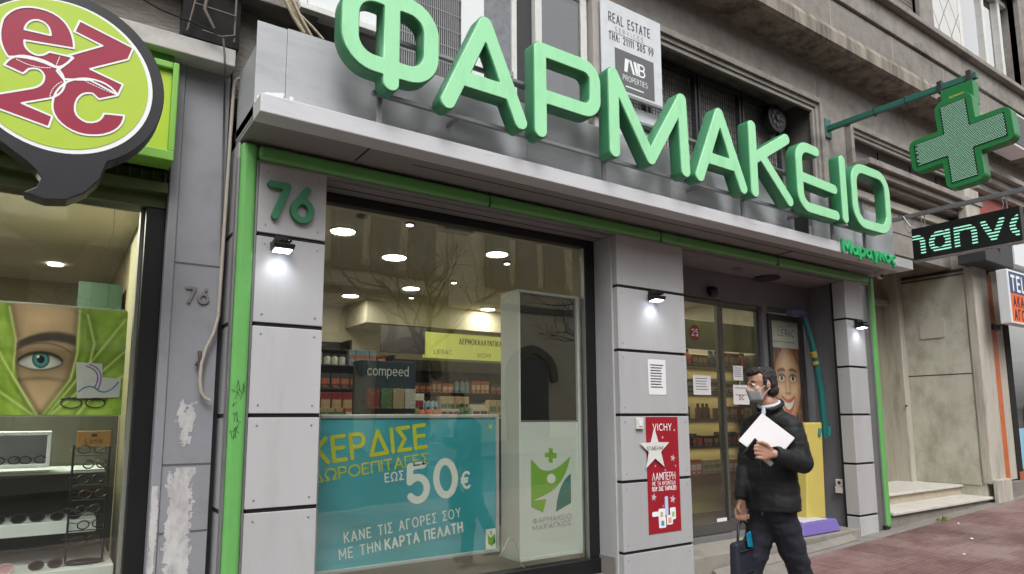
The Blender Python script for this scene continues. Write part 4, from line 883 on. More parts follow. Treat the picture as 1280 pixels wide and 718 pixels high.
loops_on('card_flourish', P0, stroke_loops([[q(*p) for p in s] for s in (bez((108, 458), (130, 465), (118, 485)), bez((112, 456), (134, 462), (122, 488)))], .004, .002), mat('violet_print', (150, 120, 190), .5), EP, .009)
loops_on('card_flourish', P0, stroke_loops([[q(*p) for p in s] for s in (bez((98, 490), (112, 478), (122, 488))+bez((122, 488), (134, 496), (148, 478)),)], .004, .002), mat('blue_print', (80, 150, 190), .5), EP, .009)
loops_on('glasses_print', P0, stroke_loops([[q(*p) for p in rr_] for rr_ in ([(76+13*cos(a)+13, 504+6.5*sin(a)) for a in [k*pi/10 for k in range(21)]], [(119+12*cos(a), 504+6*sin(a)) for a in [k*pi/10 for k in range(21)]], [(76, 499), (134, 500)])], .0032, .002), M_inkd, EP, .0092)
w = MB(); w.tube([(.24, 4.58, 1.9), (.24, 4.58, 2.52)], .0015, 5); w.build('hanging_wire', M_dark, EP)

# display shelves and spectacles
_w = MB(); _w.box(-1, .02, 4.66, 4.95, 1.0, 1.02); _w.box(-1, .02, 4.66, 4.95, 1.18, 1.2); _w.box(0, .02, 4.66, 4.95, 1.02, 1.18); _w.box(-1, 0, 4.93, 4.95, 1.02, 1.18)
tag(_w.build('display_riser', M_white, None, .003), 'white upper display riser below the eye poster', 'display')
tag(box('display_step', M_white, -1, .27, 4.72, 5.1, .62, .69), 'white middle display shelf in the optician window', 'display')
tag(box('glass_shelf', mat('frosted_shelf', (200, 210, 205), .2), -1, .3, 4.75, 5.3, .955, .97), 'thin pale shelf behind the white display riser', 'shelf')
box('shelf_back', mat('dim_back_panel', (70, 70, 58), .7, var=.2), -1, .39, 5.31, 5.34, .4, 1.3, op)
def specs(loc, rz, lab, mf, ml, s=1., tilt=0):
    t = thing('spectacles', loc, lab, 'glasses', 'glasses on show in the optician window')
    w = MB(); g = MB()
    for sx in (-1, 1):
        c = .036*sx
        w.tube([(c+.028*cos(a), 0, .022+.02*sin(a)-.004*cos(a)*sx*0) for a in [k*pi/9 for k in range(19)]], .0033, 6, False)
        w.tube([(c+.027*sx, 0, .032), (c+.03*sx, .06, .03), (c+.028*sx, .12, .012)], .002, 5)
        g.add([(c+.026*cos(a), 0.001, .022+.0185*sin(a)) for a in [k*pi/9 for k in range(18)]], [list(range(18))])
    w.tube([(-.01, 0, .028), (0, -.002, .031), (.01, 0, .028)], .0022, 5)
    S = Matrix.Translation(loc) @ Matrix.Rotation(rz, 4, 'Z') @ Matrix.Scale(s, 4)
    w.v = [tuple(S @ Vector(p)) for p in w.v]; g.v = [tuple(S @ Vector(p)) for p in g.v]
    w.build('spectacle_frame', mf, t); g.build('lens', ml, t); return t
M_tint = mat('dark_lens', (22, 22, 26), .1); M_pink = mat('pink_lens', (206, 160, 170), .15); M_clear = glass_mat('clear_lens', (.9, .92, .92), 1.5)
M_pinkf = mat('pink_frame', (220, 180, 184), .3); M_tort = mat('tortoise_frame', (64, 40, 26), .3, var=.5, scale=60)
specs((-.06, 4.72, 1.02), .2, 'thin black clear glasses inside the upper white display riser', M_black, M_clear)
specs((-.18, 4.72, 1.02), .2, 'thin dark glasses at the left edge of the upper white riser', M_black, M_clear)
specs((-.06, 4.76, .69), .1, 'dark sunglasses with large lenses in the middle of the white shelf', M_black, M_tint, 1.2)
specs((.12, 4.76, .69), .1, 'grey tinted sunglasses at the right end of the white shelf', M_dark, M_tint, 1.15)
specs((-.24, 4.76, .69), .1, 'dark sunglasses cut by the left edge on the white shelf', M_tort, M_tint, 1.15)
specs((-.18, 4.6, .45), .15, 'pink framed sunglasses lying on the white window bed', M_pinkf, M_pink, 1.2)
specs((.04, 4.62, .45), .15, 'tortoise sunglasses lying beside the pink pair', M_tort, M_tint, 1.2)
specs((-.24, 4.56, .28), .15, 'thin rimmed glasses lying lowest in the window', M_dark, M_clear, 1.1)
t = thing('spectacle_rack', (.22, 4.68, .45), 'black wire rack holding many pairs of glasses, topped by a small wooden sign', 'rack')
w = MB(); w.ell((.22, 4.68, .462), (.1, .07, .014), 20, 6); w.build('rack_base', M_black, t)
w = MB()
for x in (.13, .31): w.tube([(x, 4.68, .46), (x, 4.68, 1.12)], .006, 8)
for k in range(7): w.tube([(.13, 4.68, .55+.085*k), (.31, 4.68, .55+.085*k)], .003, 6)
w.build('wire_frame', M_black, t)
box('rack_sign', mat('kraft_wood', (168, 126, 74), .6, var=.1, scale=20, stretch=(1, 1, 6)), .14, .31, 4.655, 4.668, 1.11, 1.2, t, .003)
text('rack_lettering', 'Look', Plane((.225, 4.655, 1.13)), 0, 0, .028, M_inkd, t, align='c') if all(c in G for c in 'Look') else text('rack_lettering', 'LOOK', Plane((.225, 4.655, 1.13)), 0, 0, .024, M_inkd, t, align='c')
loops_on('crown_mark', Plane((.225, 4.655, 1.168)), [[(-.013, 0), (.013, 0), (.016, .016), (.007, .008), (0, .02), (-.007, .008), (-.016, .016)]], M_inkd, t, .001)
for k in range(7):
    specs((.22+.02*(k % 2), 4.655, .56+.085*k), .3+.15*(k % 3), 'glasses hung one above another on the black wire rack', [M_tort, M_black, M_dark][k % 3], M_clear, 1.15)
for k in range(6):
    x = -.02+.05*k
    specs((x, 4.575, .3+.0*k), .2, 'thin clear glasses in the row along the bottom of the optician window', M_tort, M_clear, .9)
box('brown_tray', mat('brown_tray', (92, 64, 50), .5), -1, .34, 4.55, 4.68, .27, .3, op)
# ================================================================ PHARMACY WINDOW
def q3(Y, ox=0, oz=0):
    def f(x, y):
        p = atY(x, y, Y); return (p.x-ox, p.z-oz)
    return f
# teal offer poster in its white snap frame
tp = thing('offer_poster', (2.25, 4.49, .25), 'large teal poster offering 50€ gift vouchers in a silver frame behind the pharmacy window', 'poster')
PX0, PX1, PZ0, PZ1 = 1.475, 2.93, .245, 1.293
w = MB(); yy = 4.468
w.box(PX0, PX0+.028, yy, yy+.03, PZ0, PZ1); w.box(PX1-.028, PX1, yy, yy+.03, PZ0, PZ1); w.box(PX0+.028, PX1-.028, yy, yy+.03, PZ0, PZ0+.028); w.box(PX0+.028, PX1-.028, yy, yy+.03, PZ1-.028, PZ1)
w.build('poster_frame', mat('silver_frame', (190, 196, 200), .35, metal=.3), tp, .006)
TP = Plane((0, yy+.012, 0))
m = bpy.data.materials.new('teal_print'); m.use_nodes = True; t_ = m.node_tree; b_ = t_.nodes['Principled BSDF']; b_.inputs['Roughness'].default_value = .4
tc = t_.nodes.new('ShaderNodeTexCoord'); no = t_.nodes.new('ShaderNodeTexNoise'); no.inputs['Scale'].default_value = 1.4; no.inputs['Detail'].default_value = 1; no.inputs['Distortion'].default_value = .8
rp = t_.nodes.new('ShaderNodeValToRGB'); rp.color_ramp.elements[0].position = .3; rp.color_ramp.elements[0].color = (*lin((50, 150, 164)), 1); rp.color_ramp.elements[1].position = .7; rp.color_ramp.elements[1].color = (*lin((84, 180, 202)), 1)
t_.links.new(tc.outputs['Object'], no.inputs['Vector']); t_.links.new(no.outputs[0], rp.inputs[0]); t_.links.new(rp.outputs[0], b_.inputs['Base Color'])
flat('poster_print', TP, [rect(PX0+.02, PX1-.02, PZ0+.02, PZ1-.02)], m, tp, .0)
M_yel = mat('yellow_print', (204, 206, 52), .5, var=.02)
f3 = q3(yy+.012)
def slanted(name, s, p0, p1, H, m, w, par, plane, fit=True, gap=.2, lift=.002, Yp=None):
    """text between two points of the poster (given in its own x,z), following their slope"""
    a, b = Vector(p0), Vector(p1); d = b-a; 
    pl_ = Plane(plane.p(a.x, a.y), plane.u*d.x+plane.v*d.y, plane.v)
    n = sum(G[c][0]+w+gap if c != ' ' else .36+gap for c in s)-gap
    nat = n*H; wd = 1.
    if fit:
        fixed = sum((w+gap) if c != ' ' else .36+gap for c in s)-gap; wd = max(.4, (d.length/H-fixed)/(n-fixed))
    return text(name, s, pl_, 0, 0, H, m, par, w=w, wd=round(wd, 2), gap=gap, lift=lift)
slanted('yellow_lettering', 'ΚΕΡΔΙΣΕ', f3(389, 581), f3(535, 558), .158, M_yel, .18, tp, TP, gap=.1)
slanted('yellow_lettering', 'ΔΩΡΟΕΠΙΤΑΓΕΣ', f3(390, 604), f3(536, 579), .072, M_yel, .15, tp, TP, gap=.14)
slanted('white_lettering', 'ΕΩΣ', f3(481, 603), f3(505, 599), .058, M_wink, .16, tp, TP, gap=.16)
slanted('white_lettering', '50', f3(508, 628), f3(574, 616), .245, M_wink, .21, tp, TP, gap=.12)
slanted('white_lettering', '€', f3(576, 611), f3(589, 609), .115, M_wink, .17, tp, TP)
slanted('white_lettering', 'ΚΑΝΕ ΤΙΣ ΑΓΟΡΕΣ ΣΟΥ', f3(430, 679), f3(576, 646), .064, M_wink, .13, tp, TP, gap=.2)
slanted('white_lettering', 'ΜΕ ΤΗΝ', f3(424, 700), f3(476, 688), .064, M_wink, .13, tp, TP, gap=.2)
slanted('white_lettering', 'ΚΑΡΤΑ ΠΕΛΑΤΗ', f3(481, 687), f3(579, 664), .064, M_wink, .2, tp, TP, gap=.12)
loops_on('poster_line', TP, stroke_loops([[f3(405, 669), f3(520, 645)], [f3(487, 690), f3(598, 660)]], .0012, .0012), mat('pale_green_line', (110, 190, 150), .5), tp, .002)
a = f3(607, 672); flat('emblem_card', TP, [rect(a[0], a[0]+.105, a[1]-.1, a[1]+.06)], M_wink, tp, .002)
flat('emblem', TP, [[(a[0]+.02, a[1]+.02), (a[0]+.045, a[1]-.01), (a[0]+.085, a[1]+.025), (a[0]+.06, a[1]-.07), (a[0]+.02, a[1]-.05)], rect(a[0]+.042, a[0]+.054, a[1]+.015, a[1]+.045)], mat('logo_green', (122, 178, 40), .5, var=.03), tp, .003)
flat('emblem', TP, [[(a[0]+.085, a[1]+.01), (a[0]+.06, a[1]-.06), (a[0]+.085, a[1]-.05)]], mat('logo_teal', (20, 118, 104), .5, var=.03), tp, .003)
flat('poster_dot', TP, [rect(PX1-.09, PX1-.06, PZ1-.11, PZ1-.08)], M_yel, tp, .002)
text('poster_small_print', 'maragos', TP, f3(562, 694)[0], f3(562, 694)[1], .022, M_wink, tp, w=.12, lift=.002) if all(c in G for c in 'maragos') else None
# tall white display cabinet
cb = thing('display_cabinet', (3.45, 4.6, .13), 'tall white cabinet with dark upper screen and green emblem, behind the pharmacy window', 'cabinet')
cx0, cx1, cz0, cz1, cyf, cyb = 3.125, 3.775, .14, 2.32, 4.475, 4.74
w = MB(); w.box(cx0, cx0+.02, cyf, cyb, cz0, cz1); w.box(cx1-.03, cx1, cyf, cyb, cz0, cz1); w.box(cx0+.02, cx1-.03, cyf, cyb, cz1-.025, cz1); w.box(cx0+.02, cx1-.03, cyf, cyb, cz0, cz0+.03); w.box(cx0+.02, cx1-.03, cyb-.01, cyb, cz0+.03, cz1-.025)
M_cab = mat('cabinet_white', (216, 222, 222), .35, var=.02)
w.build('cabinet_body', M_cab, cb, .004)
box('cabinet_door', M_cab, cx0+.021, cx1-.031, cyf+.004, cyf+.02, cz0+.03, 1.23, cb, .003)
box('screen', mat('dark_screen', (14, 15, 18), .12), cx0+.022, cx1-.034, cyf+.02, cyf+.03, 1.245, cz1-.03, cb, .002)
box('cabinet_rail', M_alu, cx0+.02, cx1-.03, cyf+.002, cyf+.02, 1.231, 1.244, cb, .002)
CP = Plane((0, cyf+.004, 0)); f = q3(cyf+.003)
M_lg = MATS['logo_green']; M_lt = MATS['logo_teal']
flat('emblem', CP, [[f(*p) for p in [(663.5, 574)]+bez((675, 586), (690, 596), (713, 570), 8)+bez((713, 570), (708, 600), (690, 614), 8)+bez((690, 614), (676, 622), (667, 626), 5)+[(683, 624), (679, 641), (664, 634)]]], M_lg, cb, .001)
flat('emblem_leaf', CP, [[f(*p) for p in bez((713.5, 592), (697, 604), (695, 640), 8)+[(714, 629)]]], M_lt, cb, .001)
flat('emblem_head', CP, [[f(689+5.5*cos(k*pi/10), 598.5+6*sin(k*pi/10)) for k in range(20)]], M_wink, cb, .002)
flat('emblem_cross', CP, [[f(*p) for p in ((686, 560), (691, 560.5), (691, 566), (696, 567), (696, 573), (691, 573), (691, 579), (686, 578), (686, 572), (681, 571.5), (681, 566), (686, 566))]], M_lg, cb, .001)
slanted('cabinet_lettering', 'ΦΑΡΜΑΚΕΙΟ', f(666, 655), f(714, 648), .037, M_ink, .09, cb, CP, gap=.3)
slanted('cabinet_lettering', 'ΜΑΡΑΓΚΟΣ', f(666, 664), f(714, 656), .037, M_ink, .09, cb, CP, gap=.3)
w = MB(); w.tube([(2.95, 4.5, .2), (3.02, 4.47, .34), (3.08, 4.47, .3), (3.13, 4.462, .12), (3.16, 4.464, .1)], .004, 6); tag(w.build('white_lead', M_plug), 'thin white lead curling down beside the foot of the white cabinet', 'cable')

# ceiling lamps of the pharmacy
LL = [(2.07, 5.715, .105), (2.874, 6.38, .12), (3.70, 5.676, .108), (3.767, 7.82, .105), (3.3, 8.75, .105), (5.5, 8.7, .105), (5.6, 5.9, .105), (6.9, 5.7, .105), (7.3, 7.2, .105)]
lab = ['round ceiling lamp nearest the window top left corner', 'broadest round ceiling lamp, middle of the pharmacy window', 'round ceiling lamp above the white cabinet', 'smaller round ceiling lamp beyond the broadest one', 'small round ceiling lamp over the far left shelves', 'small round ceiling lamp above the lime hanging sign', 'round ceiling lamp just inside the sliding doors', 'round ceiling lamp inside the doors above the lit shelves', 'round ceiling lamp deep behind the sliding doors']
for (x, y, r), lb in zip(LL, lab):
    t = thing('ceiling_lamp', (x, y, 2.95), lb, 'ceiling lamp', 'round lamps in the pharmacy ceiling')
    w = MB(); w.cyl((x, y, 2.95), (x, y, 2.938), r+.012, n=32); w.build('lamp_rim', M_wpaint, t)
    w = MB(); w.cyl((x, y, 2.9379), (x, y, 2.932), r, n=32); w.build('lamp_diffuser', M_light, t)
    ld = bpy.data.lights.new('lamp', 'AREA'); ld.shape = 'DISK'; ld.size = r*2; ld.energy = 5; ld.color = (1, .93, .8); lo = bpy.data.objects.new('lamp_glow', ld); COL.objects.link(lo); lo.parent = t; lo.location = (0, 0, -.025)
for x, y, on in ((2.04, 5.19, 0), (2.472, 5.18, 1), (4.0, 5.94, 1), (4.03, 7.16, 1), (4.05, 8.4, 1)):
    t = thing('ceiling_spot', (x, y, 2.95), ['unlit dark ceiling spot left of the lit one by the glass', 'lit ceiling spot nearest the window glass', 'tiny lit spot beside the lamp above the cabinet', 'tiny lit spot left of the bare branches reflection, mid ceiling', 'tiny lit spot farthest back in the ceiling'][[2.04, 2.472, 4.0, 4.03, 4.05].index(x)], 'ceiling spot', 'small spots in the pharmacy ceiling')
    w = MB(); w.cyl((x, y, 2.95), (x, y, 2.93), .045, n=20); w.build('spot_ring', M_dark, t)
    w = MB(); w.cyl((x, y, 2.9299), (x, y, 2.925), .03, n=16); w.build('spot_bulb', M_light if on else M_dark, t)
    if on: ld = bpy.data.lights.new('spot_lamp', 'SPOT'); ld.energy = 14; ld.spot_size = radians(110); ld.spot_blend = .8; ld.shadow_soft_size = .03; ld.color = (1, .94, .84); lo = bpy.data.objects.new('lamp_glow', ld); COL.objects.link(lo); lo.parent = t; lo.location = (0, 0, -.03)
t = thing('ceiling_grille', (2.85, 5.05, 2.95), 'grey slotted emergency light box on the ceiling near the window', 'light box')
w = MB(); w.box(2.7, 3.0, 4.98, 5.1, 2.89, 2.949); w.build('housing', mat('olive_grey_box', (120, 114, 96), .6), t, .008)
w = MB(); 
for k in range(6): w.box(2.72+.045*k, 2.75+.045*k, 4.9785, 4.981, 2.905, 2.935)
w.build('slot', M_dark, t)
# back shelves and stock
def shelf_unit(name, x0, x1, y0, y1, zs, top, m, label, back=None):
    t = thing(name, ((x0+x1)/2, (y0+y1)/2, .02), label, 'shelves')
    w = MB(); w.box(x0, x0+.03, y0, y1, .02, top); w.box(x1-.03, x1, y0, y1, .02, top); w.build('side_panel', m, t)
    w = MB(); w.box(x0+.03, x1-.03, y1-.02, y1, .02, top); w.build('back_panel', back or m, t)
    for z in zs: w = MB(); w.box(x0+.03, x1-.03, y0, y1-.02, z-.02, z); w.build('shelf', m, t, .003)
    return t
M_shelf = mat('dark_shelf', (34, 32, 30), .5)
shelf_unit('back_shelves', 1.0, 3.55, 9.3, 9.7, [.6, .95, 1.3, 1.62, 1.94, 2.26], 2.4, M_shelf, 'dark tall product shelves along the back wall of the pharmacy')
shelf_unit('gondola_shelves', 3.7, 6.4, 8.5, 8.9, [.7, 1.0, 1.32, 1.63, 1.95], 2.12, M_shelf, 'dark product shelves under the lime hanging sign')
ks = shelf_unit('lit_shelves', 5.9, 8.05, 5.75, 6.1, [.55, .9, 1.25, 1.6, 1.93], 2.12, mat('brown_shelf', (92, 80, 60), .5), 'cream backed product shelves behind the sliding doors', mat('cream_lit_back', (228, 212, 156), .6, var=.04))
for z in (.55, .9, 1.25, 1.6, 1.93):
    ld = bpy.data.lights.new('strip', 'AREA'); ld.shape = 'RECTANGLE'; ld.size = 1.9; ld.size_y = .04; ld.energy = .8; ld.color = (1, .88, .62); lo = bpy.data.objects.new('shelf_strip_light', ld); COL.objects.link(lo); lo.parent = ks; lo.location = Vector((6.97, 5.98, z+.3))-OFF[ks.name]
PC = [('orange', (198, 104, 60)), ('white', (214, 212, 204)), ('pale blue', (134, 166, 186)), ('dark red', (136, 52, 48)), ('beige', (190, 168, 132)), ('green', (92, 128, 84)), ('dark grey', (70, 70, 74))]
PM = [mat('product_'+n.replace(' ', '_'), c, .45, var=.35, scale=26, stretch=(1, 1, 2.2), dirt=(206, 204, 198), dscale=16, damt=.8, damin=.55) for n, c in PC]
random.seed(3)
protos = {}
def product(i, kind, x, y, z, s, where):
    key = (i, kind)
    lb = {'box': '%s medicine box standing on %s', 'bottle': '%s bottle with dark cap standing on %s'}[kind] % (PC[i][0], where)
    gname = '%s %s on %s' % (PC[i][0], {'box': 'boxes', 'bottle': 'bottles'}[kind], where)
    if key not in protos:
        w = MB()
        if kind == 'box': t = w.box(0, .11, 0, .08, 0, .15).build('product_box', PM[i], None, .002, loc=(0, 0, 0)); tag(t, lb, 'box'); w = MB(); w.box(.008, .1, -.001, .001, .045+.01*(i % 3), .1+.01*(i % 2)); w.box(.03, .08, -.0012, .001, .012, .03); w.build('pack_label', PM[(1, 3, 0, 4, 5, 1, 0)[i]], t)
        else:
            t = thing('product_bottle', (0, 0, 0), lb, 'bottle'); w.tube([(.04, .04, 0), (.04, .04, .11), (.04, .04, .13)], [.038, .038, .015], 12); w.build('bottle_body', PM[i], t)
            w = MB(); w.cyl((.04, .04, .13), (.04, .04, .165), .018, n=10); w.build('bottle_cap', M_dark, t)
        protos[key] = t; o = t
    else: o = copy_tree(protos[key])
    o.location = (x, y, z); o.scale = s; o['label'] = lb; o['category'] = kind; o['group'] = gname
def stock(x0, x1, y, z, where, dens=1., hmax=1.5):
    x = x0
    while x < x1:
        i = random.randrange(len(PC)); n = random.randint(2, 4); kind = 'box' if random.random() < .62 else 'bottle'; s = random.uniform(.62, 1.08); h = random.uniform(.75, hmax)
        for k in range(n):
            wd = (.115 if kind == 'box' else .085)*s
            if x+wd > x1: return
            if random.random() < dens: product(i, kind, x, y+random.uniform(0, .02), z, (s, 1, h), where)
            x += wd
        x += random.uniform(.004, .03)
shelf_unit('middle_shelves', 1.5, 3.5, 7.7, 8.0, [.7, 1.0, 1.34, 1.62, 1.9], 2.05, M_shelf, 'dark product shelves left of the lime sign, behind the navy stand')
for z in (1.34, 1.62, 1.9): stock(1.6, 3.45, 7.72, z, 'the shelves behind the navy stand', .95, 1.4)
tb = thing('display_table', (3.2, 6.9, .02), 'dark display table crowded with packs in the middle of the pharmacy', 'table')
w = MB(); w.box(1.7, 5.0, 6.7, 7.1, 1.22, 1.26); w.build('table_top', M_shelf, tb, .004)
w = MB(); w.box(1.75, 4.95, 6.75, 7.05, .02, 1.22); w.build('table_base', M_shelf, tb)
stock(1.75, 4.95, 6.72, 1.26, 'the display table', 1, 1.5); stock(1.75, 4.95, 6.9, 1.26, 'the display table', 1, 2.1)
for z in (1.94,): stock(2.6, 3.5, 9.32, z, 'the tall back shelves')
for z in (1.32, 1.63): stock(3.8, 6.3, 8.52, z, 'the shelves under the lime sign')
for z in (.55, .9, 1.25, 1.6, 1.93): stock(6.0, 8.0, 5.78, z, 'the cream backed shelves', .85, 1.25)
t = thing('hanging_sign', (4.95, 8.3, 2.1), 'lime hanging sign reading ΔΕΡΜΟΚΑΛΛΥΝΤΙΚΑ above the dark shelves', 'sign')
box('sign_panel', mat('lit_lime_panel', (200, 204, 104), .5, var=.04, emit=.35), 4.2, 5.62, 8.3, 8.33, 2.1, 2.46, t, .003)
SP = Plane((0, 8.3, 0)); text('sign_lettering', 'ΔΕΡΜΟΚΑΛΛΥΝΤΙΚΑ', SP, 4.76, 2.32, .075, M_inkd, t, w=.14, wd=.62, gap=.12, lift=.002); text('sign_lettering', 'VICHY', SP, 5.06, 2.14, .06, M_inkd, t, w=.12, lift=.002); text('sign_lettering', 'LIERAC', SP, 4.36, 2.16, .06, M_ink, t, w=.12, lift=.002)
w = MB(); w.cyl((4.3, 8.315, 2.46), (4.3, 8.315, 2.62), .004, n=6); w.cyl((5.5, 8.315, 2.46), (5.5, 8.315, 2.62), .004, n=6); w.build('hanger', M_dark, t)
t = thing('product_stand', (2.7, 6.1, .02), 'dark blue cardboard product stand lettered compeed inside the window', 'stand')
box('stand_body', mat('navy_card', (34, 60, 74), .5, var=.1), 2.42, 2.98, 6.06, 6.3, .02, 1.82, t, .004)
text('stand_lettering', 'compeed', Plane((0, 6.06, 0)), 2.47, 1.68, .09, M_wink, t, w=.11, wd=.85, gap=.1, lift=.003)
for k in range(4): 
    for z in (1.36, 1.12): tag(box('stand_pack', PM[[3, 5, 4, 1][k]], 2.46+.125*k, 2.57+.125*k, 5.98, 6.055, z, z+.19, None, .003), '%s pack in the %s row on the front of the navy stand' % (['dark red', 'green', 'beige', 'white'][k], 'upper' if z > 1.2 else 'lower'), 'pack', 'packs on the navy stand')
tag(box('shop_counter', mat('counter_green_grey', (84, 92, 84), .5), 1.2, 2.2, 8.4, 8.8, .02, 1.15), 'grey green service counter at the left of the pharmacy interior', 'counter')
tag(box('hanging_dark_panel', mat('slate_panel', (78, 76, 78), .6), 3.55, 4.2, 8.26, 8.29, 2.14, 2.5), 'slate grey hanging panel left of the lime sign', 'panel')
tag(box('leaf_banner', mat('leaf_banner', (140, 146, 84), .5, var=.35, scale=4), 5.95, 8.0, 5.7, 5.72, 2.125, 2.5), 'lime green leafy banner along the top of the cream shelves', 'banner')

# door notices
t = thing('discount_sticker', (4.9, 4.65, 2.1), 'round brown red sticker reading 25 on the left glass door', 'sticker'); f = q3(4.657)
c = f(868.5, 416); DP = Plane((0, 4.657, 0))
flat('sticker_disc', DP, [ngon(c[0], c[1], .075, .085)], mat('brown_red', (134, 44, 34), .5), t, .001); text('sticker_lettering', '25', DP, c[0], c[1]-.03, .065, M_wink, t, w=.14, align='c', lift=.002); text('sticker_lettering', '%', DP, c[0]+.04, c[1]-.04, .03, M_wink, t, w=.14, align='c', lift=.002)
def notice(x0, y0, x1, y1, lab, Y, nl=5, mark=None, off=.001):
    f = q3(Y); a = f(x0, y0); b = f(x1, y1); t = thing('paper_notice', (a[0], Y, b[1]), lab, 'notice'); NP = Plane((0, Y, 0))
    flat('paper_sheet', NP, [rect(a[0], b[0], b[1], a[1])], M_paper, t, off); W = b[0]-a[0]; Hh = a[1]-b[1]; st = []
    for k in range(nl): st.append([(a[0]+W*.14, a[1]-Hh*(.16+.7*k/nl)), (b[0]-W*random.uniform(.14, .3), a[1]-Hh*(.16+.7*k/nl))])
    loops_on('print_line', NP, stroke_loops(st, min(.006, Hh*.016), .004), M_ink, t, off+.001)
    if mark: text('print_mark', mark[0], NP, (a[0]+b[0])/2, b[1]+Hh*.25, Hh*.2, mark[1], t, w=.2, align='c', lift=off+.002)
notice(866, 469, 889, 494, 'white printed notice taped to the left glass door', 4.657, 5)
notice(916, 457, 929, 476, 'small pale notice high on the right glass door behind the man', 4.706, 5)
notice(916, 481, 937, 506, 'white notice with a red mark behind the masked man head', 4.706, 2, ('DC', M_red))
notice(809.5, 449, 833, 494, 'cream printed notice pasted on the pilaster above the red poster', Y0-.002, 9)
f = q3(4.6); a = f(897, 650); b = f(910, 659)
t = thing('opening_sticker', (a[0], 4.6, b[1]), 'little white sticker low on the glass door beside the bag', 'sticker'); flat('sticker_sheet', Plane((0, 4.657, 0)), [rect(a[0]+.06, b[0]+.06, b[1], a[1])], M_paper, t, .001)
# red promotional poster with star
f = q3(Y0-.002); VP_ = Plane((0, Y0-.002, 0)); t = thing('red_poster', (4.4, Y0, .29), 'tall red cosmetics poster with a white star on the pilaster beside the door', 'poster')
V = [f(806, 521.5), f(846.5, 522), f(851.5, 664), f(812, 667)]; x0 = (V[0][0]+V[3][0])/2; x1 = (V[1][0]+V[2][0])/2; z1 = V[0][1]; z0 = (V[2][1]+V[3][1])/2
flat('poster_sheet', VP_, [rect(x0, x1, z0, z1)], M_red, t, .001, .002)
cxs = f(817, 562)
flat('star', VP_, [[(cxs[0]+(.185 if k % 2 == 0 else .075)*sin(2*pi*k/10), cxs[1]+(.185 if k % 2 == 0 else .075)*cos(2*pi*k/10)) for k in range(10)]], M_wpaint, t, .012, .006)
text('star_lettering', 'STAR', VP_, cxs[0]-.1, cxs[1]-.005, .03, M_ink, t, w=.16, lift=.02, gap=.1); text('star_lettering', 'SHINE', VP_, cxs[0]+.005, cxs[1]-.005, .03, M_alu, t, w=.09, lift=.02, gap=.12)
xm = (x0+x1)/2
text('poster_lettering', 'VICHY', VP_, xm, z1-.115, .055, M_wink, t, w=.14, align='c', lift=.004)
text('poster_lettering', 'ΛΑΜΠΕΡΗ', VP_, xm, z0+.44, .06, M_wink, t, w=.1, wd=.72, gap=.12, align='c', lift=.004)
text('poster_lettering', 'ΜΕ ΤΗ ΦΡΟΝΤΙΔΑ', VP_, xm, z0+.395, .032, M_wink, t, w=.11, wd=.7, gap=.12, align='c', lift=.004)
text('poster_lettering', 'ΠΟΥ ΣΑΣ ΤΑΙΡΙΑΖΕΙ', VP_, xm, z0+.35, .032, M_wink, t, w=.17, wd=.6, gap=.08, align='c', lift=.004)
stars = []
for k, (sx, sz, r) in enumerate(((.1, .27, .04), (-.13, .3, .035), (.12, .62, .035), (.02, .52, .012), (-.1, .56, .012), (.15, .55, .012), (.0, .8, .014), (.15, .86, .014), (-.02, .22, .012))):
    stars.append([(xm+sx+(r if j % 2 == 0 else r*.42)*sin(2*pi*j/10+.2), z0+sz+(r if j % 2 == 0 else r*.42)*cos(2*pi*j/10+.2)) for j in range(10)])
flat('printed_star', VP_, stars, mat('silver_print', (190, 176, 176), .3), t, .004)
for k, (a, b, c, d, mm) in enumerate(((-.08, .0, .08, .2, 'white'), (.0, .04, .14, .3, 'pb'), (.06, .13, .1, .2, 'white'), (-.08, .005, .04, .13, 'white'), (.015, .09, .06, .14, 'white'), (-.16, -.08, .14, .18, 'white'))):
    flat('printed_jar', VP_, [rrect(xm+a, xm+b, z0+c, z0+d, .012)], M_wink if mm == 'white' else mat('printed_blue_bottle', (176, 206, 232), .4), t, .004+.0008*k)
flat('jar_label', VP_, [rect(xm-.06, xm-.03, z0+.135, z0+.175)], mat('gold_print', (200, 170, 120), .4), t, .0095); flat('jar_label', VP_, [rect(xm-.055, xm-.02, z0+.06, z0+.1)], mat('blue_label_print', (90, 140, 190), .4), t, .0095); flat('jar_label', VP_, [rect(xm+.03, xm+.07, z0+.075, z0+.12)], mat('pink_label_print', (220, 160, 150), .4), t, .0095); flat('jar_label', VP_, [rect(xm+.08, xm+.11, z0+.125, z0+.165)], mat('green_label_print', (150, 190, 110), .4), t, .0095)
t = thing('push_button', (4.13, 4.14, 1.17), 'small cream push button box beside the white star', 'button'); box('button_box', M_plug, 4.09, 4.17, 4.12, 4.1445, 1.165, 1.26, t, .006); box('button_key', M_white, 4.11, 4.15, 4.114, 4.12, 1.19, 1.235, t, .003)

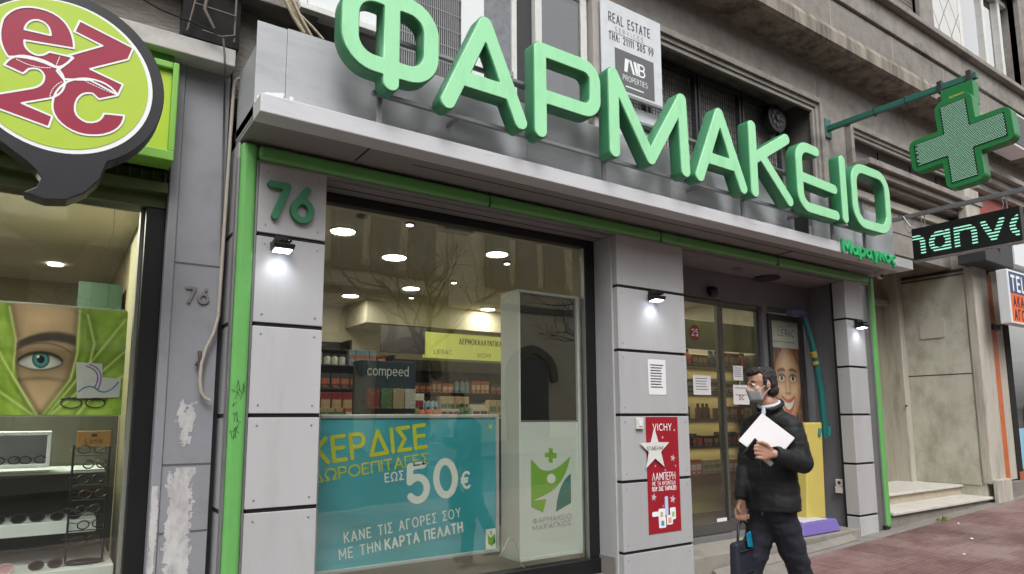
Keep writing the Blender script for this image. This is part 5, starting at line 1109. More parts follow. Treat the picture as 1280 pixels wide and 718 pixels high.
# lit poster case with a smiling face
t = thing('poster_case', (7.08, 4.63, .4), 'dark framed poster case with a smiling face and the word LIERAC beside the doors', 'poster case')
LY = 4.6; x0, x1, z0, z1 = 6.69, 7.36, .5, 2.44
w = MB(); w.box(x0, x0+.05, LY, LY+.06, z0, z1); w.box(x1-.05, x1, LY, LY+.06, z0, z1); w.box(x0+.05, x1-.05, LY, LY+.06, z1-.07, z1); w.box(x0+.05, x1-.05, LY, LY+.06, z0, z0+.06); w.box(x0, x1, LY+.06, LY+.064, z0, z1); w.build('case_frame', M_dark, t, .004)
LP = Plane((0, LY+.05, 0)); f = q3(LY+.05)
flat('poster_top', LP, [rect(x0+.05, x1-.05, 2.06, z1-.07)], mat('grey_white_print', (226, 226, 222), .4), t, .001)
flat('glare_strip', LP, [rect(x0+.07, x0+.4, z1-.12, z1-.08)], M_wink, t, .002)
text('poster_lettering', 'LIERAC', LP, (x0+x1)/2+.05, 2.2, .075, M_ink, t, w=.13, wd=.78, align='c', lift=.002); loops_on('print_line', LP, stroke_loops([[(x0+.1, 2.13), (x1-.12, 2.13)]], .003, .003), M_ink, t, .002)
cxf = (x0+x1)/2+.03
def smile_art(X, Z):
    u = (X-cxf)/.26; v = (Z-1.62)/.44; n1 = vnoise(X*3, Z, 7, 2.)
    c = np.zeros(X.shape+(3,))+np.array((120, 78, 58.)); c = c*(1+.45*n1+.2*np.sin(u*22+4*n1+v*3))[..., None]
    jaw = np.hypot(u/(1-.22*np.clip(-v, 0, 1)), v); f = sstep(1.03, .96, jaw); nk = sstep(.62, .5, np.abs(u))*sstep(-.7, -.85, v); sk = np.zeros(c.shape)+np.array((222, 172, 146.))
    sk = sk*(1-.28*sstep(.55, 1.05, jaw)+.1*np.exp(-((u+.1)/.3)**2-((v-.7)/.3)**2)+.07*np.exp(-((np.abs(u)-.45)/.18)**2-((v+.12)/.15)**2))[..., None]
    c = c*(1-nk)[..., None]+(sk*.72)*nk[..., None]; c = c*(1-f)[..., None]+sk*f[..., None]
    for s_ in (-1, 1):
        e = np.hypot((u-s_*.42)/.23, (v-.2)/.085); c = c*(1-.4*np.exp(-(((u-s_*.42)/.3)**2+((v-.22)/.15)**2)))[..., None]; c = mixc(c, (214, 208, 200), sstep(1.05, .9, e)); r = np.hypot((u-s_*.42)*.26, (v-.2)*.44); c = mixc(c, (60, 44, 36), sstep(.03, .024, r)*sstep(1.1, .95, e))
        c = mixc(c, (44, 30, 26), .9*np.exp(-((v-.2-.085*np.sqrt(np.clip(1-((u-s_*.42)/.25)**2, 0, 1)))/.022)**2)*(np.abs(u-s_*.42) < .26))
        c = mixc(c, (70, 46, 36), .85*np.exp(-((v-.43+.5*(np.abs(u)-.42)**2+.05*(np.abs(u)-.42))/.035)**2)*sstep(.76, .66, np.abs(u))*sstep(.12, .2, np.abs(u))*(np.sign(u) == s_))
    c = c*(1-.2*np.exp(-((np.abs(u)-.15)/.06)**2-((v+.02)/.2)**2))[..., None]; c = c*(1-.45*np.exp(-((np.abs(u)-.09)/.05)**2-((v+.2)/.025)**2))[..., None]; c = c*(1-.2*np.exp(-((v+.2)/.03)**2-(u/.2)**2))[..., None]
    m = np.clip(1-(u/.5)**2, 0, 1); up_ = -.4-.03*m**2+.1*(u/.5)**2; lo_ = -.4-.27*m**.8+.1*(u/.5)**2
    li = sstep(-.05, .0, up_+.05-v)*sstep(-.05, 0, v-lo_+.05)*(m > 0); c = mixc(c, (182, 84, 84), li*.9); te = sstep(0, .02, up_-v-.01)*sstep(0, .03, v-lo_-.03)*(m > .04); c = mixc(c, (236, 232, 226), te); c = c*(1-.1*te*(np.abs(np.sin(u*28)) > .96))[..., None]
    c = c*(1-.25*np.exp(-((np.abs(u)-.56-.0*v)/.035)**2-((v+.36)/.18)**2))[..., None]
    return np.clip(c*1.2, 0, 255)
painted('face_print', LP, x0+.05, x1-.05, z0+.06, 2.06, 120, 280, smile_art, t, .001)
box('case_glass', M_glassd, x0+.05, x1-.05, LY+.01, LY+.014, z0+.06, z1-.07, t, 0)

# weighing machine in the doorway
t = thing('weighing_scale', (7.0, 4.35, .03), 'yellow and purple weighing scale with a bent teal arm in the doorway', 'scale')
w = MB(); w.prism([(6.5, 4.2, .035), (7.2, 4.2, .035), (7.17, 4.23, .16), (6.54, 4.23, .16)], (0, .36, 0)); w.build('scale_base', mat('purple_plastic', (112, 98, 168), .45, var=.05), t, .01)
box('scale_platform', mat('pale_lilac_mat', (190, 188, 200), .5), 6.56, 7.0, 4.24, 4.5, .161, .175, t, .006)
w = MB(); w.hexa([(6.86, 4.38, .1), (7.2, 4.37, .1), (7.27, 4.5, .1), (6.86, 4.52, .1), (7.02, 4.43, 1.19), (7.3, 4.41, 1.2), (7.44, 4.54, 1.2), (7.02, 4.58, 1.2)]); w.build('scale_column', mat('scale_yellow', (190, 174, 92), .45, var=.04, dirt=(190, 168, 60), dscale=4, damt=.3), t, .012)
f = lambda x, y: atY(x, y, 4.405)
w = MB(); 
for P in (((1014, 572), (1018, 574), (1023, 570)), ((1012, 575), (1026, 578), (1030, 582)), ((1012, 582), (1030, 584)), ((1030, 580), (1030, 588), (1022, 600), (1014, 612)), ((1014, 588), (1028, 590)), ((1012, 615), (1026, 615))): w.tube([f(*p) for p in P], .004, 5)
w.build('red_drawing', M_red, t)
w = MB(); w.tube([atY(x, y, Y_) for x, y, Y_ in ((1031, 548, 4.42), (1030, 528, 4.42), (1026, 490, 4.43), (1021, 460, 4.44), (1015, 430, 4.46), (1010, 412, 4.48), (1005, 398, 4.5))], [.034, .038, .038, .036, .034, .032, .03], 12); w.build('scale_arm', mat('dark_teal', (14, 92, 90), .4), t)
w = MB(); w.tube([atY(x, y, Y_) for x, y, Y_ in ((1006, 398, 4.5), (1003, 392, 4.5), (996, 390, 4.47), (986, 391, 4.42))], [.034, .045, .05, .04], 12); w.build('scale_head', mat('dark_purple', (70, 66, 104), .5), t)
w = MB(); w.tube([atY(1016, 440, 4.445), atY(1017.5, 447, 4.445)], .041, 12); w.tube([atY(1018.5, 452, 4.44), atY(1019.2, 456, 4.44)], .041, 12); w.build('arm_band', mat('band_yellow', (150, 132, 60), .5), t)
w = MB(); w.tube([atY(1024, 545, 4.4), atY(1025, 536, 4.4)], .02, 8); w.tube([atY(1036, 545, 4.4), atY(1036, 533, 4.4)], .02, 8); w.build('arm_clamp', M_teal, t)

# ================================================================ SIGNS ABOVE
t = thing('pharmacy_cross', (7.7, 2.9, 3.6), 'green pharmacy cross with a dotted LED face hung from a teal bracket', 'pharmacy cross')
XC = 7.72
w = MB(); w.hexa([(XC-.03, 2.7, 4.745), (XC+.03, 2.7, 4.745), (XC+.03, 4.34, 4.765), (XC-.03, 4.34, 4.765), (XC-.03, 2.7, 4.81), (XC+.03, 2.7, 4.81), (XC+.03, 4.34, 4.83), (XC-.03, 4.34, 4.83)])
w.box(XC-.07, XC+.07, 4.325, 4.35, 4.68, 4.92); w.build('bracket_arm', M_bar, t, .004)
for y in (2.74, 3.02): box('bracket_clamp', M_dark, XC-.042, XC+.042, y, y+.05, 4.72, 4.85, t, .004)
for y in (3.4, 3.75): box('bracket_seam', M_dark, XC-.034, XC+.034, y, y+.012, 4.74, 4.83, t, .002)
w = MB(); w.tube([(XC+.05, 3.08, 4.7), (XC+.05, 3.08, 4.5)], .03, 10)
for k in range(5): w.tube([(XC+.05, 3.08, 4.68-.04*k), (XC+.05, 3.08, 4.665-.04*k)], .036, 10)
w.build('ribbed_hose', mat('grey_hose', (120, 118, 112), .6), t)
box('header_box', M_cgreen, XC-.07, XC+.07, 2.72, 3.03, 4.48, 4.72, t, .006)
KP = Plane((XC-.13, 2.87, 4.09), (0, -1, .06), (0, .06, 1))
def cross_poly(a, b, r):
    o = []
    for k in range(4):
        c, s = cos(k*pi/2), sin(k*pi/2); q_ = [(b, -a)]; 
        e = [(b-r+r*cos(x), -a+r+r*sin(x)) for x in [radians(-90+15*j) for j in range(7)]]+[(b-r+r*cos(x), a-r+r*sin(x)) for x in [radians(15*j) for j in range(7)]]+[(a+.012, a+.0), (a, a+.012)]
        o += [(x*c-y*s, x*s+y*c) for x, y in e]
    return o
loops_on('cross_body', KP, [cross_poly(.175, .475, .07)], M_cgreen, t, -.13, .14, .004)
inner = cross_poly(.125, .425, .004)
loops_on('cross_screen', KP, [inner], mat('dark_led_board', (16, 40, 28), .5), t, .015, .004)
w = MB(); 
for i in range(-26, 27):
    for j in range(-26, 27):
        x, y = (i+(.5 if j % 2 else 0))*.0158, j*.0158
        if max(abs(x), abs(y)) < .415 and min(abs(x), abs(y)) < .118 and not (x < -.39 and j % 3 == 0):
            p = [KP.p(x+.0058*cos(k*pi/3), y+.0058*sin(k*pi/3), .0215) for k in range(6)]; w.add(p, [list(range(6))])
w.build('led_dots', mat('led_lens_green', (150, 200, 172), .3, var=.3, scale=60, emit=.25), t)
HPn = Plane((XC-.0705, 2.99, 4.58), (0, -1, 0)); text('header_lettering', 'ΦΑΡΜΑΚΕΙΟ', HPn, .04, .02, .022, mat('yellow_lettering', (200, 200, 80), .5), t, w=.16, wd=.7, gap=.14); loops_on('header_line', HPn, stroke_loops([[(.03, -.01), (.22, .0)]], .003, .003), mat('yellow_lettering', (200, 200, 80), .5), t)
# scrolling LED sign
t = thing('scrolling_sign', (8.6, 3.3, 3.1), 'black scrolling LED sign showing hanvo, hung from a grey bar', 'LED sign')
XL = 8.6
w = MB(); w.box(XL-.02, XL+.02, 2.5, 4.36, 3.685, 3.735); w.build('hanging_bar', mat('grey_bar', (136, 138, 142), .4, metal=.5), t, .004)
w = MB(); w.tube([(XL-.03, 3.93, 3.72), (XL-.03, 3.86, 3.58), (XL-.02, 3.8, 3.53)], .008, 6); w.tube([(XL-.03, 3.9, 3.7), (XL-.03, 3.92, 3.6), (XL-.03, 3.87, 3.5), (XL-.03, 3.82, 3.5)], .005, 6)
for y in (3.7, 2.85): w.tube([(XL, y, 3.7), (XL, y, 3.53)], .006, 6); w.tube([(XL, y+.05, 3.7), (XL, y+.03, 3.6), (XL, y+.05, 3.53)], .005, 6)
w.build('hook', M_alu, t)
box('sign_case', M_black, XL-.05, XL+.05, 2.72, 3.84, 3.14, 3.53, t, .004)
box('case_rim', M_alu, XL-.052, XL+.052, 2.715, 3.845, 3.125, 3.14, t, .002)
SPn = Plane((XL-.0505, 3.84, 3.14), (0, -1, 0)); st = []
# text clipped into horizontal rows like the lit rows of the display
TX = 'hanvo'; cur = -.06; rows = []
for ch in TX:
    wd = G[ch][0]*.36; strokes = [[(cur+x*.36, .075+y*.31) for x, y in s] for s in G[ch][1]]; P = np.array([p for s in strokes for p in s]); 
    gx = np.arange(P[:, 0].min()-.04, P[:, 0].max()+.04, .006); gy = np.arange(.02, .36, .006); X, Y = np.meshgrid(gx, gy); d = np.full(X.shape, 1e9)
    for s in strokes: d = np.minimum(d, seg_field(X, Y, s, .029))
    strip = np.abs(((Y-.02) % .036)-.018)-.0082; d = np.maximum(np.maximum(d, strip), np.maximum(.006-X, X-1.1)); rows += contours(d+1e-6, gx[0], gy[0], .006); cur += wd+.095
me = loops_mesh(rows); me.transform(SPn.M(.001)); link('led_lettering', me, mat('led_pale_green', (140, 208, 180), .4, var=.05, emit=.6), t)
# estate agent board
t = thing('estate_board', (4.2, 4.22, 4.1), 'white real estate board with a grey square emblem on the mezzanine', 'sign board')
BY = 4.2; f = q3(BY); x0, x1, z0, z1 = 3.86, 4.63, 4.19, 5.05
M_brd = mat('white_board', (206, 210, 214), .45, var=.05, scale=6, dirt=(170, 174, 178), dscale=7, damt=.4)
box('board_panel', M_brd, x0, x1, BY, BY+.015, z0, z1, t, .002)
BP = Plane((0, BY, 0))
text('board_lettering', 'REAL ESTATE', BP, x0+.09, z1-.2, .085, M_ink, t, w=.13, wd=.58, gap=.12, lift=.002); text('board_lettering', 'SERVICES', BP, x0+.17, z1-.275, .04, mat('pale_ink', (150, 152, 156), .5), t, w=.12, gap=.6, wd=.9, lift=.002)
text('board_lettering', 'ΤΗΛ: 21111 505 99', BP, x0+.09, z1-.375, .066, M_ink, t, w=.16, wd=.52, gap=.13, lift=.002)
loops_on('board_rule', BP, stroke_loops([[(x0+.1, z1-.295), (x1-.1, z1-.295)]], .002, .002), M_ink, t, .002)
flat('board_square', BP, [rect(x0+.16, x1-.11, z0+.03, z0+.42)], mat('grey_square_print', (98, 98, 102), .5), t, .002)
xc = (x0+.16+x1-.11)/2; HM = .13; zb = z0+.22
flat('emblem_letter', BP, [[(xc-.14, zb), (xc-.1, zb), (xc-.075, zb+HM), (xc-.125, zb+HM)], [(xc-.075, zb+HM), (xc-.045, zb+HM), (xc+.0, zb), (xc-.03, zb)], [(xc-.02, zb+HM), (xc+.015, zb+HM), (xc+.04, zb), (xc+.01, zb)], [(xc+.03, zb), (xc+.045, zb), (xc+.045, zb+HM), (xc+.03, zb+HM)]], M_wink, t, .003)
loops_on('emblem_letter', BP, stroke_loops([[(xc+.055+x*.12, zb+.008+y*(HM-.016)) for x, y in s] for s in G['B'][1]], .008, .003), M_wink, t, .003)
text('board_lettering', 'PROPERTIES', BP, xc, z0+.135, .05, M_wink, t, w=.1, wd=.78, gap=.12, align='c', lift=.003); loops_on('board_small_print', BP, stroke_loops([[(xc-.12, z0+.08), (xc+.1, z0+.08)]], .006, .004), M_wink, t, .003)
w = MB(); w.box(3.86, 4.66, 4.17, 4.2, 4.15, 4.18); w.build('board_shelf', M_alu, t, .003)
tag(box('blank_board', M_brd, 3.95, 4.6, 4.245, 4.26, 3.7, 4.12, None, .002), 'plain white board below the real estate sign, behind the letters', 'board')
# air conditioners on the mezzanine
def condenser(x0, x1, y0, y1, z0, z1, lab, rows=18, face='front'):
    t = thing('air_conditioner', ((x0+x1)/2, y1, z0), lab, 'air conditioner', 'air conditioner boxes on the facade')
    w = MB(); w.box(x0, x1, y0+.012, y1, z0, z1); w.build('unit_case', M_white, t, .01)
    gx0, gx1 = x0+.04, x0+(x1-x0)*.72
    w = MB(); w.box(gx0, gx1, y0+.008, y0+.0121, z0+.05, z1-.05); w.build('grille_back', mat('grille_shade', (78, 78, 80), .8), t)
    w = MB(); n = int((gx1-gx0)/.017)
    for k in range(n): w.box(gx0+k*.017, gx0+k*.017+.007, y0, y0+.008, z0+.05, z1-.05)
    for k in range(7): w.box(gx0, gx1, y0-.002, y0, z0+.05+(z1-z0-.1)*k/6, z0+.056+(z1-z0-.1)*k/6)
    w.build('fan_grille', M_alu, t); return t
condenser(1.78, 2.52, 4.02, 4.3, 3.62, 4.5, 'white air conditioner with a slotted grille behind the first letter')
t = thing('white_cabinet', (1.5, 4.3, 3.85), 'plain white metal cabinet at the left end above the canopy', 'cabinet'); box('cabinet_body', M_white, 1.215, 1.74, 4.12, 4.3, 3.96, 5.0, t, .006); box('cabinet_edge', M_wpaint, 1.16, 1.212, 4.13, 4.3, 3.93, 5.0, t, .004); box('cabinet_rail', M_wpaint, 1.16, 1.9, 4.1, 4.16, 3.91, 3.95, t, .004)
t = condenser(11.35, 12.1, 3.6, 3.9, 5.2, 5.75, 'white air conditioner at the right edge behind the green cross')
t = thing('wall_fan', (6.9, 4.58, 4.65), 'dark round extractor fan in the wire mesh opening', 'fan')
w = MB(); w.cyl((6.93, 4.6, 4.8), (6.93, 4.5, 4.8), .17); w.build('fan_housing', M_black, t, .006)
w = MB(); w.cyl((6.93, 4.499, 4.8), (6.93, 4.48, 4.8), .04)
for k in range(8): a = k*pi/4; w.box(6.93+.09*cos(a)-.028, 6.93+.09*cos(a)+.028, 4.49+.0003*k, 4.497, 4.8+.09*sin(a)-.028, 4.8+.09*sin(a)+.028)
w.build('fan_blade', M_dark, t)
# phone card sign and dark box of the next shop
t = thing('phone_sign', (11.5, 3.72, 2.5), 'white light box sign with blue TEL and orange ΑΚΑΔ lettering at the right edge', 'sign')
x0, y0, z0, z1 = 10.93, 3.70, 2.54, 3.31
box('sign_box', M_white, x0, 12.9, y0, y0+.14, z0, z1, t, .01)
TPl = Plane((0, y0, 0)); flat('blue_field', TPl, [rect(x0+.04, 12.85, 2.97, z1-.03)], mat('navy_field', (46, 66, 112), .4), t, .001); flat('orange_field', TPl, [rect(x0+.04, 12.85, z0+.03, 2.97)], M_orange, t, .001)
text('sign_lettering', 'TELECARD', TPl, x0+.09, 3.02, .2, M_wink, t, w=.2, lift=.002, wd=.9); text('sign_lettering', 'ΑΚΑΔΗΜΙΑ', TPl, x0+.11, 2.79, .14, M_inkd, t, w=.2, wd=.8, lift=.002); text('sign_lettering', 'ΑΓΟΡΕΣ', TPl, x0+.11, 2.6, .14, M_inkd, t, w=.2, wd=.8, lift=.002)
t = thing('grey_sign_box', (10.9, 3.85, 3.4), 'dark grey awning box above the TEL sign', 'box'); box('box_body', M_dark, 10.55, 11.5, 3.8, 4.15, 3.4, 3.78, t, .006); box('box_end', M_white, 11.51, 12.6, 3.78, 4.15, 3.46, 3.86, t, .006)
w = MB(); w.box(10.98, 11.01, 3.797, 3.8, 3.6, 3.66); w.box(11.02, 11.05, 3.797, 3.8, 3.58, 3.67); w.build('box_mark', M_blackm, t)
t = thing('cable_clamp', (11.38, 4.1, 2.55), 'black cable clamp on the orange strip beside the TEL sign', 'clamp'); box('clamp_body', M_black, 11.3, 11.55, 4.06, 4.12, 2.52, 2.6, t, .006); w = MB(); w.tube([(11.5, 4.08, 2.58), (11.5, 3.95, 2.6), (11.3, 3.9, 2.75)], .008, 6); w.build('clamp_cable', M_black, t)
flat('poster_scrap', Plane((0, 4.119, 0)), [rect(11.32, 11.52, 2.7, 3.3)], mat('faded_colour_poster', (176, 90, 60), .6, var=.5, scale=8), nb, .001)

# litter and weeds
random.seed(9)
w = MB()
for k in range(60):
    a = random.uniform(0, 6.28); L_ = random.uniform(.03, .09); x = 9.05+random.gauss(0, .07); y = 3.98+random.gauss(0, .025); z = gz(x); d = Vector((cos(a), sin(a), random.uniform(.4, 1.4))).normalized()*L_; s_ = Vector((-sin(a), cos(a), 0))*.006
    w.add([Vector((x, y, z))-s_, Vector((x, y, z))+s_, Vector((x, y, z))+d], [(0, 1, 2)])
tag(w.build('weed_tuft', mat('weed_green', (116, 122, 52), .7, var=.3, scale=40)), 'small yellow green weed tuft at the foot of the marble steps', 'weed')
for x, y, s_, lb in ((8.1, 3.3, .016, 'white scrap of litter on the red paving nearest the green post'), (7.3, 3.05, .012, 'tiny white crumb of litter on the red paving by the grey patch'), (8.9, 3.75, .012, 'pale scrap of litter near the weed tuft')):
    w = MB(); w.ell((x, y, gz(x)+.008), (s_*1.6, s_, .008), 8, 5); tag(w.build('litter_scrap', M_paper), lb, 'litter')
# ================================================================ THE MAN
def hull_caps(prims):
    """each primitive (capsule or ellipsoid) as a closed hull, all in one bmesh"""
    bm = bmesh.new()
    def sph(c, r, M=None):
        out = []
        for j in range(9):
            th = pi*j/8
            for k in range(12):
                d = Vector((sin(th)*cos(pi*k/6), sin(th)*sin(pi*k/6), cos(th)))
                d = Vector((d.x*r[0], d.y*r[1], d.z*r[2]))
                if M is not None: d = M @ d
                out.append(Vector(c)+d)
                if j in (0, 8): break
        return out
    for p in prims:
        if p[0] == 'c': _, a, b, ra, rb = p; pts = sph(a, (ra,)*3)+sph(b, (rb,)*3)
        elif p[0] == 'e': pts = sph(p[1], p[2], p[3] if len(p) > 3 else None)
        else: pts = []; [pts.extend(sph(c, r, M)) for c, r, M in p[1]]
        vs = [bm.verts.new(q) for q in pts]
        r = bmesh.ops.convex_hull(bm, input=vs)
        bmesh.ops.delete(bm, geom=list({v for k in ('geom_interior', 'geom_unused') for v in r[k] if isinstance(v, bmesh.types.BMVert)}), context='VERTS')
    bmesh.ops.recalc_face_normals(bm, faces=bm.faces)
    return bm
def blob(name, prims, voxel, smooth=6, fac=.5):
    bm = hull_caps(prims); me = bpy.data.meshes.new(name); bm.to_mesh(me); bm.free()
    ob = bpy.data.objects.new('tmp', me); COL.objects.link(ob)
    r = ob.modifiers.new('r', 'REMESH'); r.mode = 'VOXEL'; r.voxel_size = voxel; r.use_smooth_shade = True
    s = ob.modifiers.new('s', 'SMOOTH'); s.iterations = smooth; s.factor = fac
    dg = bpy.context.evaluated_depsgraph_get(); dg.update()
    out = bpy.data.meshes.new_from_object(ob.evaluated_get(dg)); bpy.data.objects.remove(ob); out.name = name
    for p in out.polygons: p.use_smooth = True
    return out
def disp(me, fn):
    for v in me.vertices: v.co += v.normal*fn(v.co)
    me.update()
# body frame: w walking direction (left along the pavement), s his left side, u up; joints placed in the street, about 4.1 m away
D0 = 4.15
base = atD(966, 640, D0); man_xy = Vector((base.x, base.y, 0)); GZ = gz(base.x); up = Vector((0, 0, 1))
shL, shR = atD(989, 533, 4.07), atD(941, 533, 4.27)
sd = shL-shR; sd.z = 0; sd.normalize(); wd = sd.cross(up)
wk = Vector((-.93, .36, 0)).normalized(); wks = up.cross(wk)      # stride direction
def bp(f, s, z): return man_xy + wd*f + sd*s + up*(GZ+z)       # forward, to his left, height above the ground
Mb = Matrix((wd, sd, up)).transposed(); Mk = Matrix((wk, wks, up)).transposed()
def Mturn(a): return Mb @ Matrix.Rotation(radians(a), 3, 'Z')   # turned about the vertical (positive = to his left)
man = thing('person', bp(0, 0, 0), 'man in black quilted jacket, navy trousers and grey face mask walking left past the doors', 'person')
def foot(x, y, D, h):
    p = atD(x, y, D); p.z = gz(p.x)+h; return p
hipL, hipR = atD(976, 646, 4.12), atD(955, 646, 4.22)
kneeL, kneeR = atD(996, 703, 4.14), atD(941, 704, 4.18)
ankL, ankR = foot(1022, 790, 4.2, .14), foot(921, 795, 4.14, .09)
elL, wrL = atD(1003, 579, 4.01), atD(969, 568, 3.9)
elR, wrR = atD(933, 584, 4.28), atD(927, 622, 4.17)
neck0, neck1 = atD(967, 521, 4.17), atD(960, 503, 4.15)
hc = atD(951.5, 481.5, 4.14); Mh = Matrix((Vector((-.885, .465, 0)).normalized(), up.cross(Vector((-.885, .465, 0)).normalized()), up)).transposed() @ Matrix.Rotation(radians(9), 3, 'Y') @ Matrix.Scale(.87, 3)
def hp(f, s, z): return hc + Mh @ Vector((f, s, z))
def finger(chain, r): return [('c', chain[i], chain[i+1], r[i], r[i+1]) for i in range(len(chain)-1)]
pr = [('c', hipL, kneeL, .082, .055), ('c', hipR, kneeR, .082, .055), ('c', kneeL, ankL, .052, .037), ('c', kneeR, ankR, .052, .037),
      ('e', bp(0, 0, .97), (.105, .15, .12), Mb), ('e', bp(.0, 0, 1.16), (.095, .14, .17), Mb), ('e', bp(.0, 0, 1.34), (.1, .155, .14), Mb),
      ('c', shL, elL, .052, .04), ('c', shR, elR, .052, .04), ('c', elL, wrL, .04, .027), ('c', elR, wrR, .04, .027), ('c', neck0, neck1, .062, .056),
      ('c', shL, neck0, .05, .06), ('c', shR, neck0, .05, .06),
      # feet
      ('c', ankL, ankL+wk*.13-up*.07, .035, .03), ('c', ankR, ankR+wk*.15-up*.03, .035, .03),
      # head: skull, jaw, face
      ('e', hp(-.012, 0, .035), (.097, .075, .092), Mh), ('e', hp(.028, 0, -.03), (.066, .06, .085), Mh), ('e', hp(.03, 0, -.075), (.05, .042, .035), Mh),
      ('c', hp(.082, 0, .012), hp(.108, 0, -.022), .009, .0135), ('c', hp(.1, .008, -.024), hp(.1, -.008, -.024), .012, .012),
      ('c', hp(.074, .03, .022), hp(.08, .012, .024), .012, .012), ('c', hp(.074, -.03, .022), hp(.08, -.012, .024), .012, .012),
      ('e', hp(.055, .042, -.025), (.025, .022, .022), Mh), ('e', hp(.055, -.042, -.025), (.025, .022, .022), Mh),
      ('e', hp(-.012, .077, -.005), (.02, .008, .032), Mh), ('e', hp(-.012, -.077, -.005), (.02, .008, .032), Mh)]
# left hand: palm held across the chest, fingers curled round the phone and papers
wl = wrL; hf = (atD(946, 564, 3.88)-wrL).normalized(); hs = up.cross(hf).normalized(); Mn = Matrix((hf, hs, hf.cross(hs))).transposed()
k0 = wl+hf*.075
pr += [('h', [(wl+hf*.02, (.024, .016, .028), Mn), (k0+up*.022, (.016, .013, .014), Mn), (k0-up*.03, (.015, .013, .013), Mn)])]
fl = [(.034, .042, .026, .02), (.014, .046, .029, .022), (-.008, .043, .027, .021), (-.03, .034, .021, .017)]
for dz, a, b, c in fl:
    o_ = k0+up*(dz-.006); p1 = o_+hf*a+hs*.004; p2 = p1+hf*b*.75-hs*b*.66; p3 = p2-hs*c-hf*c*.25
    pr += finger([o_-hf*.015, p1, p2, p3], [.0105, .0095, .0088, .0075])
th0 = wl+hf*.03+up*.024+hs*.004; pr += finger([th0, th0+hf*.032+up*.022+hs*.012, th0+hf*.062+up*.03+hs*.01, th0+hf*.085+up*.027], [.013, .0115, .0105, .008])
# right hand hanging, fingers closed round the bag handle
wr = wrR; k1 = wr-up*.085+wk*.012
pr += [('h', [(wr-up*.015, (.022, .022, .02), Mk), (k1+wk*.028, (.013, .012, .014), Mk), (k1-wk*.028, (.013, .012, .013), Mk)])]
for df, a in ((.033, .036), (.012, .042), (-.01, .04), (-.031, .032)):
    o_ = k1+wk*df; p1 = o_-up*a*.8+wks*.004; p2 = p1-up*.012+wks*.026; p3 = p2+up*.022+wks*.006
    pr += finger([o_+up*.012, p1, p2, p3], [.0105, .0095, .009, .0078])
t0 = wr-up*.03+wk*.02+wks*.008; pr += finger([t0, t0+wk*.022-up*.03+wks*.014, t0+wk*.012-up*.056+wks*.026], [.012, .011, .0085])
M_skin_m = mat('man_skin', (170, 130, 110), .5, var=.08, scale=14)
me = blob('body', pr, .0046, 5); body = link('body', me, M_skin_m, man)
# jacket
M_jk = mat('black_quilted_nylon', (15, 16, 19), .7, var=.15, scale=8, bump=.35, bscale=22)
jp = [('h', [(bp(-.01, 0, 1.36), (.115, .165, .09), Mb), (bp(.0, 0, 1.15), (.12, .165, .1), Mb)]), ('h', [(bp(.0, 0, 1.15), (.12, .165, .1), Mb), (bp(.0, 0, .9), (.135, .18, .06), Mb)]),
      ('c', shL-up*.01, elL, .074, .064), ('c', shR-up*.01, elR, .074, .062), ('c', elL, wrL+(elL-wrL)*.12, .063, .047), ('c', elR, wrR+(elR-wrR)*.1, .061, .046),
      ('c', shL, neck0-up*.01, .066, .07), ('c', shR, neck0-up*.01, .066, .07), ('c', neck0-up*.02, neck0+(neck1-neck0)*.55, .08, .07),
      ('h', [(bp(-.06, .09, .9), (.05, .06, .05), Mb), (bp(-.15, .06, .83), (.03, .06, .03), Mb), (bp(-.09, -.08, .88), (.05, .05, .04), Mb)])]
me = blob('jacket', jp, .009, 6)
axL = (wrL-elL).normalized()
def quilt(co):
    p = co; z = p.z-GZ; rel = p-elL; t_ = rel.dot(axL); dist = (rel-axL*t_).length
    ss = (p-man_xy).dot(sd)
    if dist < .1 and -.04 < t_ < .3 and ss > .16: return .004*(abs(sin(pi*t_/.07))-.6)+.003*mnoise.noise(p*22)
    n_ = .006*mnoise.noise(Vector((p.x*9, p.y*9, p.z*16)))+.0025*mnoise.noise(p*40)
    return .0048*(abs(sin(pi*(z+.01*ss+.008*mnoise.noise(p*5))/.082))**.5-.6)+n_
disp(me, quilt)
bmx = bmesh.new(); bmx.from_mesh(me)                          # open at the hem and the collar
bmesh.ops.bisect_plane(bmx, geom=bmx.verts[:]+bmx.edges[:]+bmx.faces[:], plane_co=bp(0, 0, .885), plane_no=(0, 0, -1), clear_outer=True)
bmesh.ops.bisect_plane(bmx, geom=bmx.verts[:]+bmx.edges[:]+bmx.faces[:], plane_co=neck0+(neck1-neck0)*.75, plane_no=wd*.45+up, clear_outer=True)
bmx.to_mesh(me); bmx.free()
jk = link('jacket', me, M_jk, man); so = jk.modifiers.new('solid', 'SOLIDIFY'); so.thickness = .012; so.offset = -1
w = MB(); w.tube([bp(.118-.012*abs(k-3)/3+.012*(k < 2), .0+.012*k/6, .86+.09*k) for k in range(7)], .005, 6); w.build('zip', M_dark, jk)
nk = neck0+(neck1-neck0)*.62
w = MB(); w.tube([nk+wd*.07*cos(a)+sd*.07*sin(a)+up*(.012-.03*cos(a)) for a in [.5+(2*pi-1.0)*k/24 for k in range(25)]], .016, 8); w.build('collar', M_jk, jk)
for c, ax, r in ((wrL-wd*.0, (wrL-elL).normalized(), .046), (wrR+up*.0, (wrR-elR).normalized(), .044)): w = MB(); w.tube([c-ax*.02, c+ax*.012], [r+.006, r-.004], 16, False); w.build('cuff', M_jk, jk)
nk = neck0+(neck1-neck0)*.8
